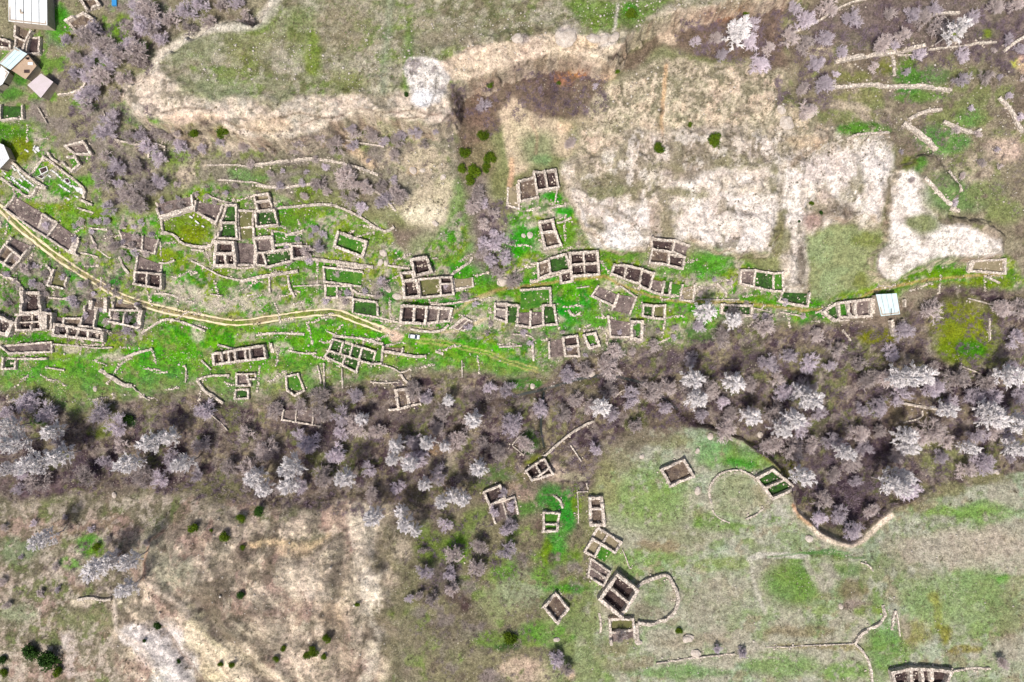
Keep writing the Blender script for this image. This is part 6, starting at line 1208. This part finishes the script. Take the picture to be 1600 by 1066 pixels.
def scatter(poly, n, dmin, seed):
    r = random.Random(seed); us = [p[0] for p in poly]; vs_ = [p[1] for p in poly]; out = []
    for _ in range(n*60):
        if len(out) >= n: break
        u, v = r.uniform(min(us), max(us)), r.uniform(min(vs_), max(vs_))
        if seg_dist(np.array([u]), np.array([v]), poly, True)[0] < 0 or ((u-1503)/48)**2+((v-522)/46)**2 < 1 or ((u-1370)/30)**2+((v-526)/13)**2 < 1: continue    # the mossy clearings stay open
        if all((u-a)**2+(v-b)**2 > dmin**2 for a, b in out): out.append((u, v))
    return out
ZB = [
 (F(100,60, 160,40, 240,20, 250,60, 200,110, 185,150, 200,190, 250,200, 262,236, 245,330, 190,345, 150,330, 140,290, 165,220, 120,160, 95,130), 40, 17, .85, 'leafless lilac-grey tree in the thicket between the roofed houses and the mesa', 'bare trees west of the mesa'),
 (F(190,0, 420,0, 395,30, 330,36, 280,50, 250,75, 210,90), 13, 22, .95, 'leafless grey tree under the north brow of the mesa', 'bare trees north of the mesa'),
 (F(260,205, 440,228, 560,195, 690,205, 640,250, 560,240, 480,236, 380,236, 270,236), 16, 20, .7, 'leafless shrubby tree at the foot of the mesa cliff', 'bare trees under the mesa cliff'),
 (F(490,275, 560,272, 625,290, 640,310, 600,330, 510,320), 9, 19, .8, 'leafless lilac tree on the terraces above the freestanding green rectangle', 'bare trees on the terraces'),
 (F(735,300, 765,310, 800,400, 805,440, 775,440, 750,400), 14, 15, .7, 'dense pinkish-grey leafless tree in the dry gully', 'bare trees of the dry gully'),
 (F(0,612, 120,650, 300,628, 380,650, 480,620, 520,600, 640,600, 700,580, 850,605, 840,690, 760,760, 640,800, 400,780, 180,760, 0,780), 58, 24, .95, 'leafless lilac-grey tree in the streamside wood below the bright slope', 'bare trees of the streamside wood'),
 (F(870,560, 1000,545, 1130,490, 1290,515, 1400,500, 1470,460, 1600,480, 1600,715, 1470,745, 1440,640, 1300,640, 1200,700, 1100,660, 960,680, 900,740, 860,700, 870,620), 74, 24, .95, 'leafless lilac-grey tree in the creek wood between village and meadow', 'bare trees of the creek wood'),
 (F(1225,700, 1300,660, 1440,680, 1420,770, 1385,800, 1330,838, 1280,822, 1250,780), 18, 22, .95, 'leafless purple-grey tree down in the wooded pit', 'bare trees of the pit'),
 (F(1060,30, 1230,10, 1600,0, 1600,110, 1500,100, 1300,80, 1290,180, 1220,160, 1210,110, 1080,80), 30, 24, .75, 'leafless violet-grey tree of the neglected orchard terraces', 'bare trees of the orchard terraces'),
 (F(640,840, 760,790, 830,820, 800,870, 740,890, 680,960, 640,940), 10, 24, .85, 'leafless grey tree on the slope west of the bright green strip', 'bare trees of the middle slope'),
]
ZS = [(F(0,395, 60,400, 120,430, 230,470, 230,530, 150,520, 60,520, 0,500), 38, 9, 'leafless grey shrub growing among the tight ruins below the track', 'bare shrubs below the track'),
 (F(20,320, 110,380, 230,420, 240,350, 160,330, 100,360), 24, 10, 'leafless grey shrub among the ruins uphill of the track', 'bare shrubs uphill of the track'), (F(230,300, 360,300, 340,330, 240,340), 10, 12, 'leafless purple shrub in and behind the tumbled hall', 'bare shrubs of the tumbled hall'),
 (F(440,370, 500,350, 520,400, 450,420), 8, 11, 'leafless lilac shrub around the long green-floored house', 'bare shrubs of the green-floored house'), (F(500,420, 600,430, 600,480, 500,470), 8, 13, 'leafless shrub by the green pair of low rooms', 'bare shrubs of the low rooms'),
 (F(680,440, 820,500, 850,540, 760,540, 690,500), 9, 15, 'leafless shrub on the rubble past the parked car', 'bare shrubs past the parked car'), (F(870,520, 1060,490, 1060,550, 870,570), 16, 14, 'leafless grey shrub above the creek below the grassy trail', 'bare shrubs above the creek'),
 (F(200,200, 480,230, 640,260, 640,330, 420,300, 250,300), 22, 18, 'leafless lilac shrub on the terraces between mesa and ruins', 'bare shrubs of the mesa terraces'), (F(1060,430, 1160,440, 1300,500, 1060,500), 10, 15, 'leafless shrub along the thin wall under the trail', 'bare shrubs under the trail'),
 (F(1240,60, 1600,60, 1600,330, 1480,330, 1300,180), 22, 24, 'leafless brown shrub of the stepped orchard terraces', 'bare shrubs of the orchard terraces'), (F(0,800, 230,800, 230,950, 0,950), 14, 22, 'leafless grey shrub on the lower hill by the green hollow', 'bare shrubs of the lower hill')]
EX = [(620,220,.7), (395,745,.8), (755,165,.9), (890,225,.75), (1500,125,1.0), (1540,120,.9), (745,885,1.05), (930,135,.4), (885,925,.0), (870,1030,1.0), (885,1045,.9), (970,995,.8), (1160,1020,.6), (1120,1015,.6), (1565,1035,.8), (660,860,.5), (700,898,.6), (655,930,.6), (640,935,.6), (500,385,.8), (480,395,.8), (180,385,.7),
      (300,240,.6), (380,230,.6), (550,200,.8), (620,300,.9), (680,205,.4), (600,445,.7), (40,420,.7), (115,470,.7), (95,345,.0), (800,820,.9), (785,770,.7), (800,790,.7), (930,700,.9), (1290,60,.9), (1440,30,.9)]
def tree_label(u, v, r, lab, noun='tree'):
    """size and the nearest thing one can find single a tree out; look-alikes share a label"""
    size = 'small ' if r < .88 else 'large ' if r > 1.12 else ''
    t = near(u, v)
    return (size+lab.split(' tree ')[0]+' tree close by '+t) if t and ' tree ' in lab else size+lab
nb = 0
for poly, n, dm, sc, lab, g in ZB:
    for u, v in scatter(poly, n, dm, nb+3):
        nb += 1; r_ = random.uniform(.72, 1.28); s = sc*1.22*r_; plant('bare_tree', BT, u, v, s, tree_label(u, v, r_, lab), 'tree', g, 3.*s)
EXL = ['on the terrace beside the rock scar', '', 'at the head of the dry gully', 'in the notch of the dry rock slope', 'beside rubble at the end of the long orchard wall', 'at the rubble end of the long orchard wall, second one', 'with a broad pinkish crown on the middle slope', 'in the brown hollow under the cliff', '', 'with whitish flowering crown south of the diamond house',
       'touching the whitish flowering tree south of the diamond house', 'inside the brushy pale cell by the horseshoe fold', 'beyond the thin field wall, farther from the fold', 'on the thin field wall beside the reddish block', 'on the rubble wall beyond the four narrow cells', 'on the green patch of the middle slope', 'on the middle slope beside the flowering hedge', 'in the flowering hedge of the middle slope', 'in the flowering hedge of the middle slope, at its end',
       'between stepped garden plot and the freestanding green rectangle', 'over the dark end of the long green-floored house', 'with whitish crown between the two-cell ruin and the track', 'inside the enclosure below the mesa tip', 'with white blossom under the mesa cliff', 'leaning on the mesa cliff by the broken terrace wall', 'above the rock scar between two terrace walls', 'on the last rock of the mesa rim', 'with white blossom by the rubble heap of the tall black room', 'behind the roofless house at the first bend', 'in the brush behind the two-room house with broad gable', '', 'with white blossom beside the small house with a brushy annex', 'in the brushy annex of the small house', 'behind the brushy annex of the small house', 'on the wall rising from the creek bend', 'in the dark brush above the large round boulder', 'above the broad orchard terrace wall']
for (u, v, s), l_ in zip(EX, EXL):
    if s > 0 and l_:
        nb += 1; plant('bare_tree', BT, u, v, s, 'leafless tree '+l_, 'tree', 'single bare trees', 2.5*s)
ns_ = 0
for poly, n, dm, lab, g in ZS:
    for u, v in scatter(poly, n, dm, 400+ns_):
        ns_ += 1; r_ = random.uniform(.72, 1.28); plant('bare_shrub', BT, u, v, .46*r_, ('small ' if r_ < .88 else 'large ' if r_ > 1.12 else '')+lab, 'shrub', g, 1., None, .75)
print('bare trees', nb, 'shrubs', ns_)

def bush_mesh(seed, mat):
    r = np.random.default_rng(seed); n = 1300
    cl = r.normal(size=(9, 3)); cl /= np.linalg.norm(cl, axis=1, keepdims=True); cl *= r.uniform(.2, .5, (9, 1)); cl[:, 2] = np.abs(cl[:, 2])*.7+.35
    k = r.integers(0, 9, n); p = r.normal(size=(n, 3)); p /= np.linalg.norm(p, axis=1, keepdims=True); c = cl[k]+p*r.uniform(.2, .45, (n, 1)); c[:, 2] = np.maximum(c[:, 2], .02)
    a = r.normal(size=(n, 3)); a /= np.linalg.norm(a, axis=1, keepdims=True); b = np.cross(a, r.normal(size=(n, 3))); b /= np.linalg.norm(b, axis=1, keepdims=True)
    s = r.uniform(.05, .1, (n, 1)); V_ = np.stack([c-a*s, c-b*s*.6, c+a*s, c+b*s*.6], 1).reshape(-1, 3)
    return mesh_np('foliage', V_, np.arange(n*4).reshape(n, 4), mat)
BM = [bush_mesh(i, M['leaf']) for i in range(3)]; BD = [bush_mesh(9+i, M['leafd']) for i in range(2)]
sv, sf = tubes([(0,0,-.2), (0,0,.2), (0,0,.2), (0,0,.2)], [(0,0,.2), (.3,.1,.6), (-.2,.25,.6), (-.05,-.3,.6)], [.06,.04,.04,.04], [.05,.02,.02,.02], 5); SM = mesh_np('stem', sv, sf, M['bark'])
BU = [(1030,231,10,0), (1119,217,13,0), (1078,195,5,0), (755,211,11,0), (725,237,11,0), (741,266,13,0), (766,247,12,0), (722,262,9,0), (735,280,11,0), (760,262,9,0), (350,838,10,0), (302,826,10,0), (376,811,9,0), (379,856,6,0), (404,798,11,1), (375,931,8,1), (246,979,8,1), (225,1002,4,1), (45,1019,16,1), (75,1033,21,1), (90,1050,10,0),
      (3,1032,9,1), (5,1053,8,0), (510,998,9,0), (489,1019,10,0), (480,1026,8,0), (442,1014,6,0), (431,1031,6,0), (506,1026,6,0), (558,945,5,0), (344,1039,5,0), (361,1039,6,0), (279,1034,5,1), (797,998,13,0), (1062,987,7,0), (1268,317,5,0), (1283,332,4,1), (1249,346,3,1), (300,205,11,0), (347,206,11,0), (1120,25,0,0), (765,132,7,0), (963,110,6,0), (988,22,10,0), (1166,20,6,0), (873,130,4,0), (635,148,5,1), (150,855,8,0), (200,655,12,1), (60,655,10,1), (262,640,0,0), (1050,1066,0,0), (330,830,4,0)]
for i, (u, v, r, d) in enumerate(BU):
    if not r: continue
    x, y, z = P(u, v, r*S*.5); s = r*S*1.15
    if d: lab, g = 'dark evergreen bush with dense foliage on the lower slopes', 'dark evergreen bushes'
    elif u < 620 and v > 780: lab, g = 'yellow-green round bush on the eroded lower hill', 'yellow-green bushes of the lower hill'
    elif 700 < u < 780 and v < 300: lab, g = 'bright green bush in the head of the dry gully', 'green bushes of the dry gully'
    else: lab, g = 'small olive-green leafy bush standing apart on dry ground', 'scattered olive bushes'
    e = tag(empty('leafy_bush', (x, y, z-.1), random.uniform(0, 6.28), (s, s, s*.85)), lab, 'bush', g)
    link('foliage', (BD if d else BM)[i % (2 if d else 3)], e); link('stem', SM, e)

# ------------------------------------------------------------------ brush, tussocks, grass blades, loose stones: beyond counting
def clumps(name, pts, sizes, nb_, mat, hgt=.8, w0=.05, kind_label=None, seed=0, flat=.6, taper=.3):
    r = np.random.default_rng(seed); n = len(pts); xy = np.asarray(pts); z = ground(xy[:, 0], xy[:, 1])
    az = r.uniform(0, 2*np.pi, (n, nb_)); el = r.uniform(.15, 1.3, (n, nb_))**1; L = sizes[:, None]*r.uniform(.5, 1.1, (n, nb_))
    off = r.normal(size=(n, nb_, 2))*sizes[:, None, None]*.28
    p0 = np.stack([xy[:, 0:1]+off[..., 0], xy[:, 1:2]+off[..., 1], np.repeat(z[:, None]-.05, nb_, 1)], -1)
    d = np.stack([np.cos(az)*np.cos(el), np.sin(az)*np.cos(el), np.sin(el)*hgt], -1)
    p1 = p0+d*L[..., None]; az2 = az+r.uniform(-.6, .6, az.shape)
    wv = np.stack([-np.sin(az2), np.cos(az2), np.zeros_like(az)], -1)*(w0*r.uniform(.6, 1.4, az.shape))[..., None]*np.sqrt(sizes)[:, None, None]
    V_ = np.stack([p0-wv, p0+wv, p1+wv*taper, p1-wv*taper], 2).reshape(-1, 3)
    o = link(name, mesh_np(name, V_, np.arange(len(V_)).reshape(-1, 4), mat)); return o
def fill(poly, n, seed, mot=None):
    r = np.random.default_rng(seed); us = [p[0] for p in poly]; vs_ = [p[1] for p in poly]
    u = r.uniform(min(us), max(us), n*4); v = r.uniform(min(vs_), max(vs_), n*4); k = seg_dist(u, v, poly, True) > 0
    if mot: k &= fbm(u/mot[0], v/mot[0], 170+seed, 3) > mot[1]
    u, v = u[k][:n], v[k][:n]
    zz = np.full(u.shape, 0.)
    for _ in range(6): kx = S*(H-zz)/H; zz = .5*zz+.5*ground((u-800)*kx, (533-v)*kx)
    kx = S*(H-zz)/H; return np.stack([(u-800)*kx, (533-v)*kx], 1)
rs = np.random.default_rng(5)
def lot(zones): return np.concatenate([fill(*z) for z in zones])
WOOD_L = F(0,620, 120,650, 300,618, 380,645, 480,610, 640,590, 860,605, 850,690, 760,790, 640,820, 400,790, 180,770, 0,790)
WOOD_R = F(860,580, 1000,550, 1130,505, 1290,510, 1400,505, 1470,470, 1600,490, 1600,725, 1480,760, 1390,795, 1330,840, 1250,790, 1215,725, 1100,665, 960,690, 900,790, 860,720)
pts = lot([(WOOD_L, 900, 1, (40, .42)), (WOOD_R, 1500, 2, (40, .38)), (F(1060,30, 1240,15, 1600,0, 1600,120, 1300,90, 1290,180, 1215,170, 1210,110, 1050,80), 600, 3, (30, .45)), (F(810,110, 950,115, 950,180, 820,190, 780,180), 150, 4), (F(1230,700, 1420,700, 1385,800, 1330,840, 1250,790), 260, 5),
           (F(100,60, 240,20, 240,330, 150,320, 100,140), 300, 6, (30, .45)), (F(735,300, 800,320, 805,440, 770,440), 130, 7), (F(650,840, 760,800, 800,870, 660,950), 120, 8), (F(700,130, 780,130, 780,220, 700,220), 60, 9)])
tag(clumps('purple_brush', pts, rs.uniform(.8, 1.9, len(pts)), 26, M['brush'], .9, .05, seed=1), 'low tangled purple-grey brush filling woods and gullies', 'brush', kind='stuff')
pts = lot([(WOOD_L, 1500, 11, (35, .42)), (WOOD_R, 1000, 12, (35, .42)), (F(0,400, 230,420, 230,540, 0,530), 420, 13, (20, .45)), (F(200,200, 690,205, 640,330, 480,320, 250,330), 300, 14, (25, .5)), (F(1240,60, 1600,60, 1600,340, 1480,330, 1400,200, 1280,180), 350, 15, (30, .48)),
           (F(850,520, 1050,500, 1060,550, 860,585), 120, 16), (F(620,840, 800,840, 880,1060, 640,1060), 200, 17, (30, .5)), (F(130,820, 230,820, 220,930, 0,930), 140, 18, (25, .45)), (F(960,420, 1160,430, 1160,500, 960,500), 70, 19, (15, .5))])
for q, kind in ROOMS:                      # brush grown inside the roofless rooms
    n = {'scrub': .6, 'brown': .35, 'dark': .12, 'green': .04, 'dgreen': .08, 'olive': .1, 'grey': .1, 'dry': .05}.get(kind, 0)
    ar = abs(np.cross(q[2]-q[0], q[3]-q[1]))/2; k = int(ar*n)
    if k:
        a, b = rs.uniform(.12, .88, k), rs.uniform(.12, .88, k)
        pts = np.concatenate([pts, np.stack([(1-a)*(1-b)*q[0][i]+a*(1-b)*q[1][i]+a*b*q[2][i]+(1-a)*b*q[3][i] for i in (0, 1)], 1)])
tag(clumps('grey_brush', pts, rs.uniform(.6, 1.5, len(pts)), 24, M['brushg'], .9, .05, seed=2), 'low grey-brown brush over terraces, ruins and wood floor', 'brush', kind='stuff')
pts = lot([(F(200,20, 1050,10, 1000,60, 700,140, 480,190, 240,170), 1600, 21, (30, .42)), (F(890,120, 1330,100, 1400,250, 900,270), 1500, 22, (25, .4)), (HB, 2600, 23, (30, .4)), (MB_, 700, 24, (30, .45)), (F(940,700, 1240,740, 1600,760, 1600,1066, 920,1066), 1300, 25, (40, .45)), (F(1240,60, 1600,60, 1600,380, 1400,240), 700, 26, (30, .45)), (ROCK1, 700, 27, (25, .5))])
tag(clumps('dry_tussocks', pts, rs.uniform(.25, .7, len(pts)), 10, M['tussock'], .7, .06, seed=3), 'tussocks of dry grass on the slopes', 'dry grass', kind='stuff')
pts = lot([(VG, 6500, 31, (22, .42)), (F(940,700, 1240,740, 1600,760, 1600,1066, 920,1066), 500, 32, (30, .48)), (F(800,760, 930,760, 930,1000, 800,1000), 500, 33), (F(430,0, 660,0, 640,150, 430,140), 400, 34, (20, .5)), (F(1300,180, 1540,170, 1540,330, 1420,260), 300, 35, (20, .45)), (F(1450,480, 1560,480, 1560,570, 1450,570), 150, 36)])
tag(clumps('grass', pts, rs.uniform(.2, .55, len(pts)), 9, M['grass'], .8, .05, seed=4), 'fresh green spring grass of the village slope and meadow', 'grass', kind='stuff')
pts = lot([(HB, 1500, 61, (25, .45)), (MB_, 500, 62, (25, .45)), (DRY, 500, 63, (20, .45)), (TR, 700, 64, (25, .45)), (MES, 500, 65, (25, .5)), (ROCK1, 450, 66, (20, .5)), (F(200,200, 690,205, 720,340, 480,320, 250,330), 500, 67, (20, .45)), (VG, 900, 68, (18, .52)), (F(940,700, 1240,740, 1600,760, 1600,1066, 920,1066), 300, 69, (25, .52))])
tag(clumps('dwarf_scrub', pts, rs.uniform(.35, .95, len(pts)), 14, M['dwarf'], .8, .08, seed=9), 'dwarf thorny scrub dotting slopes and terraces', 'scrub', kind='stuff')
def stones(name, pts, sizes, mat, seed):
    r = np.random.default_rng(seed); n = len(pts); z = ground(pts[:, 0], pts[:, 1])
    o = np.array([(1,0,0), (0,1,0), (-1,0,0), (0,-1,0), (0,0,.7), (.6,.6,.45), (-.6,.55,.4), (0,0,-.6)])
    b = o[None]*r.uniform(.6, 1.2, (n, 8, 1))*sizes[:, None, None]; a = r.uniform(0, 6.28, n); c, s = np.cos(a)[:, None], np.sin(a)[:, None]
    X = b[..., 0]*c-b[..., 1]*s+pts[:, 0:1]; Y = b[..., 0]*s+b[..., 1]*c+pts[:, 1:2]
    V_ = np.stack([X, Y, b[..., 2]+z[:, None]+sizes[:, None]*.15], -1).reshape(-1, 3)
    f = np.array([(0,5,4), (5,1,4), (1,6,4), (6,2,4), (2,3,4), (3,0,4), (0,1,5), (1,2,6), (1,0,7), (2,1,7), (3,2,7), (0,3,7)])
    return link(name, mesh_np(name, V_, (f[None]+np.arange(n)[:, None, None]*8).reshape(-1, 3), mat))
pts = lot([(F(300,60, 1040,0, 900,60, 640,140, 460,160, 320,150), 900, 41, (20, .42)), (VG, 2600, 42, (18, .46)), (ROCK1, 500, 43), (F(600,200, 720,200, 720,350, 600,340), 220, 44), (HL, 500, 45), (F(1300,100, 1600,100, 1600,330, 1400,250), 350, 46), (F(1000,670, 1240,740, 1600,780, 1600,1066, 920,1066), 350, 47), (F(960,0, 1250,0, 1200,20, 1000,50), 160, 48), (F(240,460, 420,460, 420,490, 300,490), 260, 49), (F(820,590, 960,575, 1000,610, 840,640), 120, 50), (F(880,110, 1300,100, 1300,260, 900,260), 500, 51)])
tag(stones('loose_stones', pts, rs.gamma(2.2, .085, len(pts)).clip(.08, .62), M['pebble'], 6), 'pale loose stones strewn over grass and slopes', 'stones', kind='stuff')

# stones fallen from the walls, and the lines of walls that have wholly collapsed
sp = []
for x, y, nx_, ny_, th in SPILL:
    k = max(2, int(len(x)*.85)); i = rs.integers(0, len(x), k); o = (th[i]*.5+rs.gamma(1.3, .45, k))*rs.choice([-1, 1], k)
    sp.append(np.stack([x[i]+nx_[i]*o+rs.normal(0, .25, k), y[i]+ny_[i]*o+rs.normal(0, .25, k)], 1))
for u, v in scatter(VG, 230, 13, 77):
    x, y, z = P(u, v); a = rs.normal(.1 if rs.random() < .7 else 1.6, .25); L = rs.uniform(2.5, 11); k = int(L*8); t = rs.uniform(-.5, .5, k)*L
    sp.append(np.stack([x+math.cos(a)*t+rs.normal(0, .22, k), y+math.sin(a)*t+.4*np.sin(t*.7)+rs.normal(0, .22, k)], 1))
for q, kind in ROOMS:                      # and inside the rooms, mostly along the foot of the walls
    ar = abs(np.cross(q[2]-q[0], q[3]-q[1]))/2; k = int(ar*.55)
    if k:
        a, b = rs.beta(.6, .6, k)*.86+.07, rs.beta(.6, .6, k)*.86+.07
        sp.append(np.stack([(1-a)*(1-b)*q[0][i]+a*(1-b)*q[1][i]+a*b*q[2][i]+(1-a)*b*q[3][i] for i in (0, 1)], 1))
sp = np.concatenate(sp)
tag(stones('wall_rubble', sp, rs.gamma(3.2, .085, len(sp)).clip(.12, .6), M['stone_low'], 8), 'stones fallen from the dry stone walls', 'rubble', kind='stuff')
